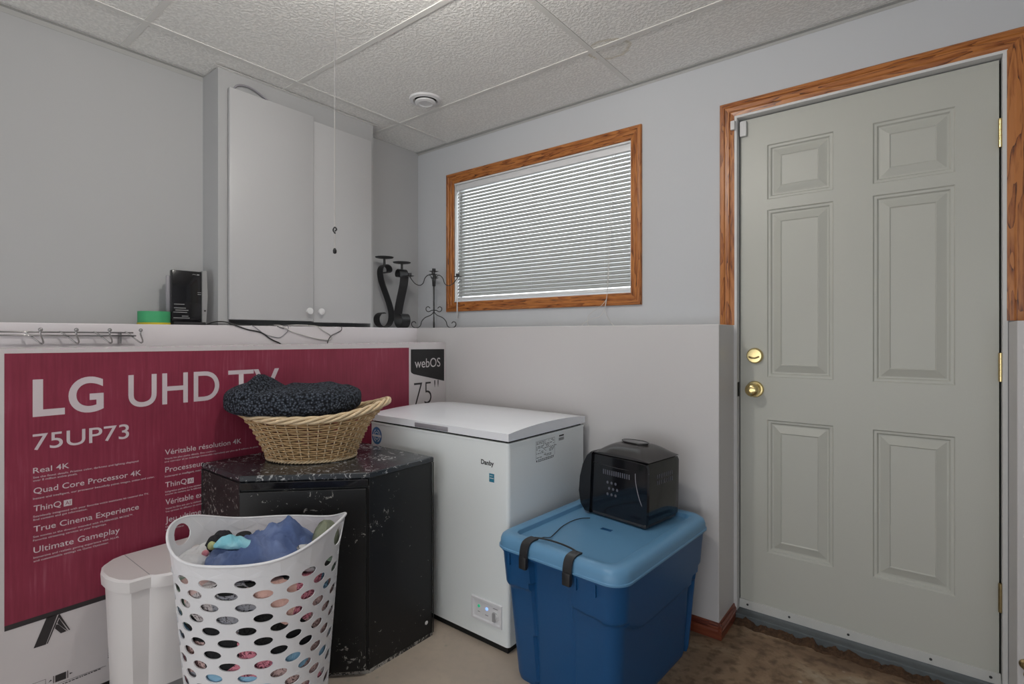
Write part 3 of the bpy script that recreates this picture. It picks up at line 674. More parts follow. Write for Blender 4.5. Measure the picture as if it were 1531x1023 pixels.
cable('white cord curving down from under the right cabinet door',
      [(0.15, -0.90, LZ+0.004), (0.20, -0.872, LZ+0.004), (e+.001, -0.86, 1.224), (e+.001, -0.83, 1.205), (e+.001, -0.795, 1.187), (e+.001, -0.783, 1.170), (e+.001, -0.800, 1.150), (e+.001, -0.806, 1.12)], 0.0024, M['cordw'])
cable('coiled white cord lying on the ledge beneath the cabinet doors',
      [(0.10, -0.97, LZ+0.004), (0.17, -0.985, LZ+0.005), (0.205, -0.965, LZ+0.006), (0.212, -0.93, LZ+0.006), (0.205, -0.90, LZ+0.006), (0.17, -0.90, LZ+0.006), (0.14, -0.93, LZ+0.006)], 0.0026, M['cordw'])
cable('thin black cord hanging from the right cabinet door in a crooked line',
      [(0.16, -0.722, LZ+0.003), (0.20, -0.722, LZ+0.004), (e, -0.724, 1.222), (e, -0.727, 1.206), (e+.002, -0.758, 1.192), (e+.004, -0.79, 1.176), (e+.004, -0.806, 1.150), (e+.002, -0.81, 1.125)], 0.0018, M['cordb'])
cable('thin black cable lying along the ledge from the router to under the cabinet',
      [(0.15, -1.35, LZ+0.004), (0.19, -1.29, LZ+0.006), (0.215, -1.22, LZ+0.004), (0.216, -1.14, LZ+0.004), (0.200, -1.08, LZ+0.004), (e, -1.06, 1.221), (e, -1.035, 1.213)], 0.0018, M['cordb'])

# scroll candle holders: broad iron strap bent into an S, with a dish on top
def strap(bm, pts, wdir, wd, th):
    P = [Vector(p) for p in pts]; wdir = Vector(wdir).normalized(); R = []
    for i, p in enumerate(P):
        t = (P[min(i+1, len(P)-1)] - P[max(i-1, 0)]).normalized(); n = t.cross(wdir).normalized()
        R.append([p + wdir*wd/2 + n*th/2, p - wdir*wd/2 + n*th/2, p - wdir*wd/2 - n*th/2, p + wdir*wd/2 - n*th/2])
    return loft(bm, R)
def s_curve():
    """(a, z) points of the scroll strap, 0.40 tall; a is sideways"""
    pts = []
    for k in range(0, 15):                       # lower curl, wound inward
        a = math.radians(-20 - k*22); r = 0.026+0.0013*k
        pts.append((0.012 + r*math.cos(a), 0.048 + r*math.sin(a)))
    pts = [(0.030, 0.062), (0.024, 0.072), (0.004, 0.070), (-0.004, 0.052)] 
    low = []
    for k in range(16):
        a = math.radians(150 + k*20)             # from inner end round the bottom
        r = 0.020 + 0.0022*k
        low.append((0.014+r*math.cos(a)*0.95, 0.050+r*math.sin(a)*0.95))
    return low
def candle_holder(x, y, h, ang, flip, label):
    t = thing('candle_holder', label, 'candle holder', (x, y, LZ), ang, 'scrolled iron candle holders on the ledge')
    f = flip
    # centre line: curl at the bottom, long slant, curl at the top
    c = []
    for k in range(13): # bottom curl: start inside, go round underneath
        a = math.radians(60 - k*24*1.0); r = 0.016 + 0.0016*k
        c.append((0.026 + r*math.cos(a), 0.036 + r*math.sin(a)*0.98))
    c = [(0.010, 0.080), (0.022, 0.084), (0.040, 0.074), (0.050, 0.055), (0.048, 0.030), (0.034, 0.010), (0.010, 0.0025), (-0.018, 0.012), (-0.036, 0.040), (-0.040, 0.080),
         (-0.030, 0.125), (-0.012, 0.175), (0.008, 0.225), (0.024, 0.270), (0.030, 0.310), (0.024, 0.340), (0.006, 0.356), (-0.014, 0.352), (-0.026, 0.338), (-0.026, 0.322), (-0.012, 0.312), (0.000, 0.316)]
    s = h/0.40
    pts = [(f*a*1.15, 0, z*s+0.001) for a, z in c]
    obj('scroll', strap(BM(), smooth_path(pts, 5), (0, 1, 0), 0.055, 0.0035), M['iron'], t, smooth='auto', local=True)
    obj('stem', tube(BM(), [(0.004*f, 0, 0.355*s), (0.004*f, 0, 0.394*s)], 0.007, 12), M['iron'], t, smooth='auto', local=True)
    obj('dish', lathe(BM(), [(0, 0.392*s), (0.020, 0.392*s), (0.050, 0.397*s), (0.054, 0.402*s), (0.050, 0.401*s), (0.0, 0.398*s)], 32, Matrix.Translation((0.004*f, 0, 0))), M['iron'], t, smooth='auto', local=True)
    return t
candle_holder(0.098, -0.345, 0.415, math.radians(88), -1, 'taller black scroll candle holder half hidden behind the wall cabinet edge')
candle_holder(0.112, -0.232, 0.395, math.radians(-12), 1, 'black scroll candle holder standing fully in view between cabinet and candelabra')

# candelabra
ca = thing('candelabra', 'black wrought iron five-cup candelabra on curled feet in the ledge corner', 'candelabra', (0.283, -0.128, LZ), math.radians(45))
b = BM(); obj('stem', tube(b, [(0, 0, 0.085), (0, 0, 0.10), (0, 0, 0.2), (0, 0, 0.335)], [0.003, 0.0045, 0.0045, 0.006], 10), M['iron'], ca, smooth=True, local=True)
def cup(z, r=0.030):
    return [(0, z-0.002), (0.006, z-0.002), (r*0.7, z), (r, z+0.003), (r*0.7, z+0.002), (0.0105, z+0.001), (0.0105, z+0.018), (0.012, z+0.019), (0.0085, z+0.019), (0.0085, z+0.006), (0, z+0.006)]
obj('candle_cup', lathe(BM(), cup(0.337), 24), M['iron'], ca, smooth='auto', local=True)
for k in range(4):
    a = k*PI/2; dx, dy = math.cos(a), math.sin(a); L = 0.142 if k % 2 == 0 else 0.10; F = 0.125 if k % 2 == 0 else 0.085
    arm = [(0.006, 0.250), (0.012, 0.300), (0.030, 0.318), (0.052, 0.300), (0.064, 0.268), (0.085, 0.255), (0.112, 0.266), (0.132, 0.290), (0.138, 0.300), (0.142, 0.306)]
    obj('arm', tube(BM(), smooth_path([(dx*r*L/0.142, dy*r*L/0.142, z) for r, z in arm], 5), 0.0026, 8), M['iron'], ca, smooth=True, local=True)
    zc = 0.308
    obj('candle_cup', lathe(BM(), cup(zc, 0.026), 20, Matrix.Translation((dx*L, dy*L, 0))), M['iron'], ca, smooth='auto', local=True)
    foot = [(0.022, 0.118), (0.034, 0.128), (0.046, 0.120), (0.044, 0.104), (0.030, 0.098), (0.012, 0.106), (0.0, 0.100), (0.018, 0.078), (0.052, 0.062), (0.072, 0.040), (0.080, 0.014), (0.095, 0.0032), (0.118, 0.0035), (0.131, 0.018), (0.128, 0.034), (0.114, 0.038), (0.106, 0.028)]
    obj('foot', tube(BM(), smooth_path([(dx*r*F/0.125, dy*r*F/0.125, z) for r, z in foot], 5), 0.0026, 8), M['iron'], ca, smooth=True, local=True)

# hook rack on the left lower wall
hk = thing('hook_rack', 'chrome wire hook rack with ball-tipped hooks on the low wall above the television box', 'hook rack', (0.24, -1.9, 1.19))
b = BM(); tube(b, [(0.245, -2.28, 1.1955), (0.245, -1.640, 1.1915)], 0.0028, 8)
obj('rail', b, M['chrome'], hk, smooth=True)
b = tube(BM(), [(0.262, -2.28, 1.184), (0.262, -1.636, 1.180)], 0.0028, 8)
obj('rail', b, M['chrome'], hk, smooth=True)
for i, yy in enumerate((-2.07, -1.962, -1.868, -1.773, -1.678, -2.17)):
    y = yy + 0.012
    b = BM()
    tube(b, smooth_path([(0.244, y, 1.195), (0.250, y+0.012, 1.186), (0.262, y+0.026, 1.170), (0.274, y+0.040, 1.155), (0.284, y+0.043, 1.155), (0.290, y+0.043, 1.163), (0.292, y+0.036, 1.185), (0.293, y+0.036, 1.197)], 4), 0.0027, 8)
    bmesh.ops.create_uvsphere(b, u_segments=14, v_segments=8, radius=0.0066, matrix=Matrix.Translation((0.293, y+0.036, 1.201)))
    obj('hook', b, M['chrome'], hk, smooth=True)
obj('bracket', B(LX+0.0005, 0.2435, -1.682, -1.676, 1.150, 1.195), M['chrome'], hk)

# ================================================================== TELEVISION BOX
XB = 0.464; TVB0, TVB1 = -2.042, -0.2075
def fy(y): return 0.98*y-0.0464       # artwork coordinates scaled about the camera onto the moved carton face
def fz(z): return 0.98*z+0.0237
tv = thing('television_box', 'large burgundy and white television carton standing against the low wall', 'box', (0.32, -1.1, 0.03))
obj('carton', B(0.262, XB, TVB0, TVB1, 0.03, 1.142, bev=0.003), M['cardwhite'], tv)
def tflat(name, polys, *a, **k): return flat(name, [[(fy(y), fz(z)) for y, z in P] for P in polys], *a, **k)
def ttext(name, body, face, org, wd, ht, *a, **k): return text(name, body, face, (org[0], fy(org[1]), fz(org[2])), wd*0.98, ht*0.98, *a, **k)
e1, e2, e3 = XB+0.0006, XB+0.0010, XB+0.0014
tflat('printed_field', [[(-2.019, 0.298), (-0.440, 0.298), (-0.440, 1.115), (-2.019, 1.127)]], 'X', e1, M['burg'], tv, label='burgundy printed field')
tflat('printed_band', [[(-2.019, 0.288), (-0.440, 0.288), (-0.440, 0.304), (-2.019, 0.304)]], 'X', e2, M['ink'], tv, label='black band under the burgundy')
tflat('printed_emblem', [[(-1.922, 0.290), (-1.895, 0.290), (-1.924, 0.206), (-1.953, 0.207)],
     [(-1.893, 0.287), (-1.890, 0.288), (-1.864, 0.227), (-1.866, 0.226), (-1.892, 0.278), (-1.919, 0.207), (-1.922, 0.207)],
     [(-1.891, 0.274), (-1.869, 0.224), (-1.896, 0.261)], [(-1.899, 0.258), (-1.893, 0.256), (-1.873, 0.226), (-1.887, 0.225), (-1.902, 0.247)]], 'X', e2, M['ink'], tv, label='black slanted emblem')
tflat('printed_symbol', [[(-1.901, 0.074), (-1.874, 0.073), (-1.874, 0.096), (-1.901, 0.096)], [(-1.906, 0.074), (-1.904, 0.074), (-1.904, 0.097), (-1.906, 0.097)], [(-1.871, 0.073), (-1.869, 0.073), (-1.869, 0.097), (-1.871, 0.097)],
     [(-1.918, 0.082), (-1.912, 0.084), (-1.909, 0.0845), (-1.912, 0.089)], [(-1.865, 0.082), (-1.857, 0.084), (-1.860, 0.086), (-1.865, 0.087)],
     [(-1.894, 0.066), (-1.769, 0.062), (-1.769, 0.063), (-1.894, 0.067)], [(-1.957, 0.097), (-1.925, 0.096), (-1.925, 0.097), (-1.957, 0.098)], [(-1.925, 0.080), (-1.924, 0.080), (-1.924, 0.097), (-1.925, 0.097)]], 'X', e2, M['ink'], tv, label='small black screen symbol')
ticks = []; random.seed(3); y = -1.884
while y < -1.782:
    l = random.uniform(0.003, 0.010); ticks.append([(y, 0.0585), (y+l, 0.058), (y+l, 0.061), (y, 0.0615)]); y += l+0.0025
tflat('printed_line', ticks, 'X', e2, M['ink'], tv)
vt_ = []; z = 0.085
while z < 0.16:
    l = random.uniform(0.002, 0.006); vt_.append([(-1.763, z), (-1.759, z), (-1.759, z+l), (-1.763, z+l)]); z += l+0.002
tflat('printed_line', vt_, 'X', e2, M['ink'], tv)
tflat('printed_corner', [[(-0.427, 0.987), (-0.423, 0.979), (-0.407, 0.971), (-0.178, 0.919), (-0.178, 1.102), (-0.427, 1.106)]], 'X', e1, M['inkblk2'], tv, label='black corner field')
ttext('lettering', 'webOS', 'X', (e2, -0.399, 1.004), 0.190, 0.050, M['cardwhite'], tv)
ttext('lettering', '75"', 'X', (e1, -0.404, 0.800), 0.182, 0.128, M['ink'], tv, bold=-0.018)
ttext('lettering', 'L', 'X', (e2, -1.955, 0.931), 0.078, 0.113, M['inkw'], tv, bold=0.022)
ttext('lettering', 'G', 'X', (e2, -1.868, 0.931), 0.093, 0.114, M['inkw'], tv, bold=0.022)
ttext('lettering', 'UHD', 'X', (e2, -1.705, 0.931), 0.300, 0.112, M['inkw'], tv, bold=0.006)
ttext('lettering', 'TV', 'X', (e2, -1.371, 0.928), 0.209, 0.113, M['inkw'], tv, bold=0.006)
ttext('lettering', '75UP73', 'X', (e2, -1.955, 0.824), 0.252, 0.050, M['inkw'], tv, bold=0.004)
LINES = [('Real 4K', -1.954, 0.752, 0.088, 0.017), ('See the finest details. Pristine color, darkness and lighting displayed', -1.954, 0.736, 0.279, 0.006), ('over 8 million active pixels.', -1.954, 0.726, 0.109, 0.006),
 ('Quad Core Processor 4K', -1.953, 0.688, 0.286, 0.018), ('Instant and intelligent, our processor beautifully paints images, action and color.', -1.954, 0.670, 0.328, 0.006),
 ('ThinQ', -1.953, 0.633, 0.067, 0.018), ('Seamlessly integrated with your favorite voice assistants to control the TV,', -1.954, 0.614, 0.310, 0.006), ('find content and get information.', -1.954, 0.604, 0.135, 0.006),
 ('True Cinema Experience', -1.953, 0.569, 0.279, 0.018), ('See movies as the director intended with FILMMAKER MODE\u2122.', -1.954, 0.551, 0.263, 0.006), ('Favorite streaming services at your fingertips.', -1.954, 0.540, 0.187, 0.006),
 ('Ultimate Gameplay', -1.953, 0.503, 0.223, 0.019), ('Immersive and realistic gaming experience with ALLM,', -1.953, 0.486, 0.221, 0.006), ('and customizable settings via Game Optimizer.', -1.953, 0.475, 0.192, 0.006),
 ('V\u00e9ritable r\u00e9solution 4K', -1.593, 0.745, 0.273, 0.019), ('Voyez les plus petits d\u00e9tails. Des couleurs,', -1.594, 0.728, 0.177, 0.006), ('une noirceur et un \u00e9clairage immacul\u00e9s reproduits par plus de 8 millions de pixels', -1.594, 0.717, 0.343, 0.006),
 ('Processeur', -1.592, 0.681, 0.130, 0.019), ('Instantan\u00e9 et intelligent, notre', -1.593, 0.663, 0.125, 0.0065), ('ThinQ', -1.592, 0.626, 0.071, 0.019), ('Int\u00e9gration parfaite \u00e0 vos assistants', -1.592, 0.607, 0.128, 0.006), ('trouver du contenu sur le t\u00e9l\u00e9viseur', -1.592, 0.597, 0.128, 0.006),
 ('V\u00e9ritable exp\u00e9rience', -1.591, 0.562, 0.215, 0.020), ('Voyez les films tels que le r\u00e9alisateur', -1.591, 0.545, 0.128, 0.006), ('Vos services de diffusion en continu', -1.591, 0.534, 0.128, 0.006),
 ('Jeu ultime', -1.591, 0.497, 0.120, 0.021), ('Une exp\u00e9rience de jeu immersive', -1.591, 0.479, 0.11, 0.006), ('et vos param\u00e8tres', -1.591, 0.468, 0.06, 0.006)]
for s_, y, z, wd, hh in LINES:
    ttext('lettering' if hh > 0.01 else 'fine_print', s_, 'X', (e2, y, z), wd, hh, M['inkw'], tv, bold=0.004)
for y, z in ((-1.880, 0.630), (-1.518, 0.623)):
    tflat('printed_badge', [[(y, z), (y+0.021, z), (y+0.021, z+0.020), (y, z+0.020)]], 'X', e2, M['inkw'], tv)
    ttext('lettering', 'AI', 'X', (e3, y+0.004, z+0.004), 0.013, 0.012, M['burg'], tv)
# crushed flutes and tape along the top edge
b = BM(); random.seed(5)
for k in range(46):
    y = -2.02 + k*0.0405; l = random.uniform(0.012, 0.03)
    box(b, XB-0.004, XB+0.0008, y, y+l, 1.1375, 1.1425)
fl = obj('torn_edge', b, M['inkw'], tv, label='frayed white top edge'); fl['kind'] = 'stuff'
pb = thing('carton_underlay', 'black board lying under the television carton at floor level', 'underlay', (0.33, -1.1, 0))  # dark strip put in to hold the carton off the floor
obj('underlay', B(0.29, 0.445, -2.03, -0.22, 0.0, 0.0295, bev=0.002), M['blackpl'], pb)

# ================================================================== FREEZER
fz = thing('chest_freezer', 'white chest freezer against the window wall, behind the blue tote', 'freezer', (0.985, -0.53, 0), 0)
FX0, FX1, FY0, FY1 = 0.575, 1.396, -0.805, -0.258
obj('plinth', B(FX0+0.02, FX1-0.012, FY0+0.012, FY1-0.02, 0.0, 0.03), M['dark'], fz, label='black recessed base')
b = BM(); P = rrect((FX1-FX0)/2, (FY1-FY0)/2, 0.014, 4, (FX0+FX1)/2, (FY0+FY1)/2)
loft(b, [[(x, y, 0.028) for x, y in P], [(x, y, 0.774) for x, y in P]])
obj('cabinet', b, M['frz'], fz, smooth='auto')
P2 = rrect((FX1-FX0)/2+0.0015, (FY1-FY0)/2+0.0015, 0.014, 4, (FX0+FX1)/2, (FY0+FY1)/2)
obj('collar', loft(BM(), [[(x, y, 0.7745) for x, y in P2], [(x, y, 0.782) for x, y in P2]]), M['frz'], fz, smooth='auto')
P3 = rrect((FX1-FX0)/2-0.010, (FY1-FY0)/2-0.010, 0.010, 4, (FX0+FX1)/2, (FY0+FY1)/2)
obj('gasket', loft(BM(), [[(x, y, 0.7823) for x, y in P3], [(x, y, 0.7895) for x, y in P3]]), M['dark'], fz, label='black rubber gasket')
# lid: bowed top
b = BM(); cx, cy = (FX0+FX1)/2, (FY0+FY1)/2; lhx, lhy = (FX1-FX0)/2+0.002, (FY1-FY0)/2+0.002
NX, NY = 20, 14; grid = []
for j in range(NY+1):
    row = []
    for i in range(NX+1):
        u, v = -1+2*i/NX, -1+2*j/NY
        row.append(b.verts.new((cx+u*lhx, cy+v*lhy, 0.822 + 0.017*(1-abs(v)**2.2)*(1-0.15*u*u) - 0.004*max(abs(u), abs(v))**12)))
    grid.append(row)
for j in range(NY):
    for i in range(NX): b.faces.new((grid[j][i], grid[j][i+1], grid[j+1][i+1], grid[j+1][i]))
per = grid[0] + [grid[j][NX] for j in range(1, NY+1)] + [grid[NY][i] for i in range(NX-1, -1, -1)] + [grid[j][0] for j in range(NY-1, 0, -1)]
low = [b.verts.new((v.co.x, v.co.y, 0.790)) for v in per]; n = len(per)
for k in range(n): b.faces.new((per[k], per[(k+1) % n], low[(k+1) % n], low[k]))
b.faces.new(low)
lid = obj('lid', b, M['frztop'], fz, smooth='auto', label='glossy white bowed lid')
obj('handle', B(0.885, 1.085, FY0-0.0045, FY0+0.004, 0.7915, 0.811, bev=0.003), M['grey'], lid, smooth='auto', label='grey recessed lid handle')
text('lettering', 'Danby', 'Y', (1.262, FY0-0.0006, 0.690), 0.064, 0.0175, M['ink'], fz, bold=0.028)
flat('energy_label', [[(1.303, 0.628), (1.328, 0.628), (1.328, 0.660), (1.303, 0.660)]], 'Y', FY0-0.0005, M['cyan'], fz, label='small blue label')
flat('label_bar', [[(1.306, 0.641), (1.325, 0.641), (1.325, 0.644), (1.306, 0.644)], [(1.306, 0.651), (1.321, 0.651), (1.321, 0.653), (1.306, 0.653)]], 'Y', FY0-0.0009, M['vinyl'], fz)
cs = [(0.624+0.036*math.cos(2*PI*k/32), 0.722+0.040*math.sin(2*PI*k/32)) for k in range(32)]
flat('round_sticker', [cs], 'Y', FY0-0.0005, M['blue'], fz, label='round blue sticker')
rr = []
for ra, rb in ((0.72, 0.62), (0.45, 0.36)):
    for k in range(24):
        if ra > 0.6 and k in (5, 6, 17, 18): continue
        a0, a1 = 2*PI*k/24, 2*PI*(k+1)/24
        rr.append([(0.624+0.036*ra*math.cos(a0), 0.722+0.04*ra*math.sin(a0)), (0.624+0.036*ra*math.cos(a1), 0.722+0.04*ra*math.sin(a1)), (0.624+0.036*rb*math.cos(a1), 0.722+0.04*rb*math.sin(a1)), (0.624+0.036*rb*math.cos(a0), 0.722+0.04*rb*math.sin(a0))])
flat('sticker_ring', rr, 'Y', FY0-0.0009, M['vinyl'], fz)
flat('sticker_band', [[(0.592, 0.717), (0.656, 0.717), (0.656, 0.726), (0.592, 0.726)]], 'Y', FY0-0.0012, M['vinyl'], fz)
# control panel
b = BM(); loft(b, [[(1.214, FY0+0.001, 0.088), (1.368, FY0+0.001, 0.088), (1.368, FY0+0.001, 0.176), (1.214, FY0+0.001, 0.176)], [(1.216, FY0-0.006, 0.090), (1.366, FY0-0.006, 0.090), (1.366, FY0-0.006, 0.174), (1.216, FY0-0.006, 0.174)],
     [(1.223, FY0-0.006, 0.097), (1.359, FY0-0.006, 0.097), (1.359, FY0-0.006, 0.167), (1.223, FY0-0.006, 0.167)], [(1.227, FY0-0.001, 0.101), (1.355, FY0-0.001, 0.101), (1.355, FY0-0.001, 0.163), (1.227, FY0-0.001, 0.163)]])
cp = obj('control_panel', b, M['plastic'], fz, label='white control panel')
for x, m_ in ((1.252, 'ledg'), (1.292, 'ledb')):
    obj('indicator', lathe(BM(), [(0, 0), (0.006, 0), (0.0055, 0.002), (0, 0.0026)], 16, facing(x, FY0-0.0012, 0.142)), M[m_], cp, label='lit green indicator' if m_ == 'ledg' else 'lit blue indicator')
obj('thermostat_dial', lathe(BM(), [(0, 0), (0.019, 0), (0.018, 0.003), (0.012, 0.003), (0.010, 0.008), (0, 0.009)], 20, facing(1.334, FY0-0.0012, 0.127)), M['vinyl'], cp, smooth='auto')
obj('dial_grip', box(BM(), 1.327, 1.341, FY0-0.0125, FY0-0.009, 0.110, 0.142, bev=0.001), M['bingrey'], cp)
for P_ in ([(1.246, 0.119), (1.257, 0.119), (1.257, 0.122), (1.246, 0.122)], [(1.284, 0.116), (1.299, 0.116), (1.299, 0.119), (1.284, 0.119)], [(1.323, 0.153), (1.346, 0.153), (1.346, 0.156), (1.323, 0.156)]): flat('panel_mark', [P_], 'Y', FY0-0.0014, M['grey'], fz)
# rating plate print on the right side: rows of fine ticks, a frame and a barcode
random.seed(11); tk = []
z = 0.755
while z > 0.692:
    y = -0.628
    while y < -0.505:
        l = random.uniform(0.004, 0.02)
        if random.random() < 0.62: tk.append([(y, z), (y+l, z), (y+l, z+0.0022), (y, z+0.0022)])
        y += l+0.004
    z -= 0.0054
for z in (0.686, 0.680):
    y = -0.618
    while y < -0.52:
        l = random.uniform(0.004, 0.012); tk.append([(y, z), (y+l, z), (y+l, z+0.003), (y, z+0.003)]); y += l+0.003
tk += [[(-0.632, 0.690), (-0.631, 0.690), (-0.631, 0.762), (-0.632, 0.762)], [(-0.500, 0.690), (-0.499, 0.690), (-0.499, 0.762), (-0.500, 0.762)], [(-0.632, 0.761), (-0.499, 0.761), (-0.499, 0.762), (-0.632, 0.762)],
       [(-0.630, 0.681), (-0.624, 0.681), (-0.624, 0.688), (-0.630, 0.688)], [(-0.512, 0.681), (-0.508, 0.681), (-0.508, 0.690), (-0.512, 0.690)]]
for k in range(12): tk.append([(-0.468+k*0.0034, 0.741), (-0.4665+k*0.0034, 0.741), (-0.4665+k*0.0034, 0.753), (-0.468+k*0.0034, 0.753)])
tk.append([(-0.466, 0.758), (-0.430, 0.758), (-0.430, 0.764), (-0.466, 0.764)])
flat('rating_plate', tk, 'X', FX1+0.0005, M['ink'], fz, label='rating plate of fine black print with a barcode')

# ================================================================== BLACK CORNER CABINET
kc = thing('corner_cabinet', 'chipped black five-sided corner cabinet carrying the wicker basket', 'cabinet', (0.80, -1.15, 0))
PT = [(1.077, -1.183), (0.773, -1.487), (0.468, -1.487), (0.468, -0.879), (1.077, -0.879)]
CT = 0.703
def ins(P, d):
    n = len(P); out = []
    for i in range(n):
        p0, p1, p2 = Vector(P[i-1]), Vector(P[i]), Vector(P[(i+1) % n])
        a = (p1-p0).normalized(); c = (p2-p1).normalized()
        # polygon runs clockwise when seen from above: inward normal is to the right
        na = Vector((a.y, -a.x)); nc = Vector((c.y, -c.x)); m_ = (na+nc).normalized()
        out.append(tuple(p1 + m_*d/max(0.2, m_.dot(na))))
    return out
b = BM(); loft(b, [[(x, y, 0.012) for x, y in ins(PT, 0.004)], [(x, y, CT-0.022) for x, y in ins(PT, 0.004)]])
body = obj('cabinet_body', b, M['cabblk'], kc)
b = BM(); loft(b, [[(x, y, CT-0.020) for x, y in ins(PT, 0.002)], [(x, y, CT-0.017) for x, y in PT], [(x, y, CT-0.003) for x, y in PT], [(x, y, CT) for x, y in ins(PT, 0.003)]])
obj('top', b, M['cabtop'], kc, label='scuffed black top')
b = BM(); loft(b, [[(x, y, 0.0) for x, y in ins(PT, 0.003)], [(x, y, 0.0122) for x, y in ins(PT, 0.0025)]])
obj('bottom_edge', b, M['edge'], kc, label='bare chipped bottom edge')
# framed door on the diagonal face; s runs along the face, d sticks out of it
p0, p1 = Vector((1.077, -1.183)), Vector((0.773, -1.487)); uu = (p1-p0).normalized(); nn = Vector((0.7071, -0.7071)); FL = (p1-p0).length
def fb(bm, s0, s1, d0, d1, z0, z1, bev=0.0):
    r = BM(); box(r, s0, s1, d0, d1, z0, z1, bev=bev)
    for v in r.verts:
        q = p0 + uu*v.co.x + nn*v.co.y; v.co = Vector((q.x, q.y, v.co.z))
    me = bpy.data.meshes.new('t'); r.to_mesh(me); r.free(); bm.from_mesh(me); bpy.data.meshes.remove(me); return bm
dkc = obj('door', fb(BM(), 0.010, FL-0.004, -0.0035, 0.014, 0.020, CT-0.052, bev=0.002), M['cabblk'], kc)
obj('face_rail', fb(BM(), 0.004, FL-0.004, -0.0035, 0.010, CT-0.045, CT-0.021, bev=0.002), M['glossblk'], kc)
b = BM(); prism(b, [(0.4735, 0.015), (0.768, 0.015), (0.768, CT-0.025), (0.4735, CT-0.025)], lambda a, c, d: (a, d, c), -1.4865, -1.4835)
obj('side_panel', b, M['cablft'], kc, label='scratched black side panel')
# chipped corner beads
for (x, y) in ((1.0765, -0.8805), (1.0765, -1.1835), (0.7735, -1.4870), (0.4690, -1.4865)):
    obj('corner_edge', tube(BM(), [(x, y, 0.013), (x, y, CT-0.02)], 0.0022, 6), M['cabblk'], kc)
obj('sticker', lathe(BM(), [(0, 0), (0.0075, 0), (0.0075, 0.0006), (0.004, 0.0006), (0.004, 0.0004), (0, 0.0004)], 16, Matrix.Translation((1.0735, -0.913, 0.062)) @ Matrix.Rotation(PI/2, 4, 'Y')), M['vinyl'], kc, label='small pale dot sticker')

# ================================================================== WICKER BASKET
WA = math.radians(42)
wb = thing('wicker_basket', 'oval honey-coloured wicker laundry basket on the black cabinet', 'basket', (0.708, -1.180, CT), WA)
def wr(th, t):
    """point on the basket side: t 0 base .. 1 rim; local coordinates"""
    c, s = math.cos(th), math.sin(th)
    A = 0.165 + 0.105*t**1.15; Bb = 0.118 + 0.075*t**1.1
    Zr = 0.180 + 0.048*abs(c)**3.2
    A *= 1 + 0.0; z = 0.010 + t*(Zr-0.010)
    fl = 0.030*max(0, t-0.6)/0.4*abs(c)**3
    return Vector((c*(A+fl), s*Bb, z))
def wtube(bm, f, N, r, n=5): return tube(bm, [f(2*PI*k/N) for k in range(N)], r, n, closed=True)
NST = 40; b = BM()
NR = 17
for i in range(NR):
    t = 0.03 + 0.84*i/(NR-1)
    def f(th, t=t, i=i):
        p = wr(th, t); nrm = Vector((p.x/(0.2**2), p.y/(0.14**2), 0)).normalized()
        return p + nrm*0.0052*math.cos(NST/2*th + (i % 2)*PI) + Vector((0, 0, 0.0008*math.sin(7*th+i*2.1)))
    wtube(b, f, NST*4, 0.0035, 6)
o = obj('weave', b, M['wicker'], wb, smooth=True, local=True); o['kind'] = 'stuff'
b = BM()
for k in range(NST):
    th = 2*PI*(k+0.0)/NST
    tube(b, [wr(th, t/8) for t in range(0, 9)], 0.0028, 6)
o = obj('stakes', b, M['wickerlt'], wb, smooth=True, local=True); o['kind'] = 'stuff'
b = BM()
for j in range(4):
    def f(th, j=j):
        p = wr(th, 0.965); q = wr(th, 1.0); ph = 8*th + j*PI/2
        out = Vector((math.cos(th), math.sin(th), 0))
        return p + out*0.0085*math.cos(ph) + Vector((0, 0, 0.0095*math.sin(ph)))
    wtube(b, f, 260, 0.0062, 7)
obj('rim', b, M['wickerlt'], wb, smooth=True, local=True, label='thick braided rim')
b = BM()
for j in range(3):
    def f(th, j=j):
        p = wr(th, 0.0); ph = 24*th + j*2*PI/3; out = Vector((math.cos(th), math.sin(th), 0))
        return p + out*0.0045*math.cos(ph) + Vector((0, 0, -0.0014 + 0.0040*math.sin(ph)))
    wtube(b, f, 260, 0.0036, 5)
obj('base_braid', b, M['wickerlt'], wb, smooth=True, local=True)
b = BM(); loft(b, [[(0.163*math.cos(2*PI*k/40), 0.115*math.sin(2*PI*k/40), z) for k in range(40)] for z in (0.005, 0.010)])
obj('base', b, M['wicker'], wb, local=True)

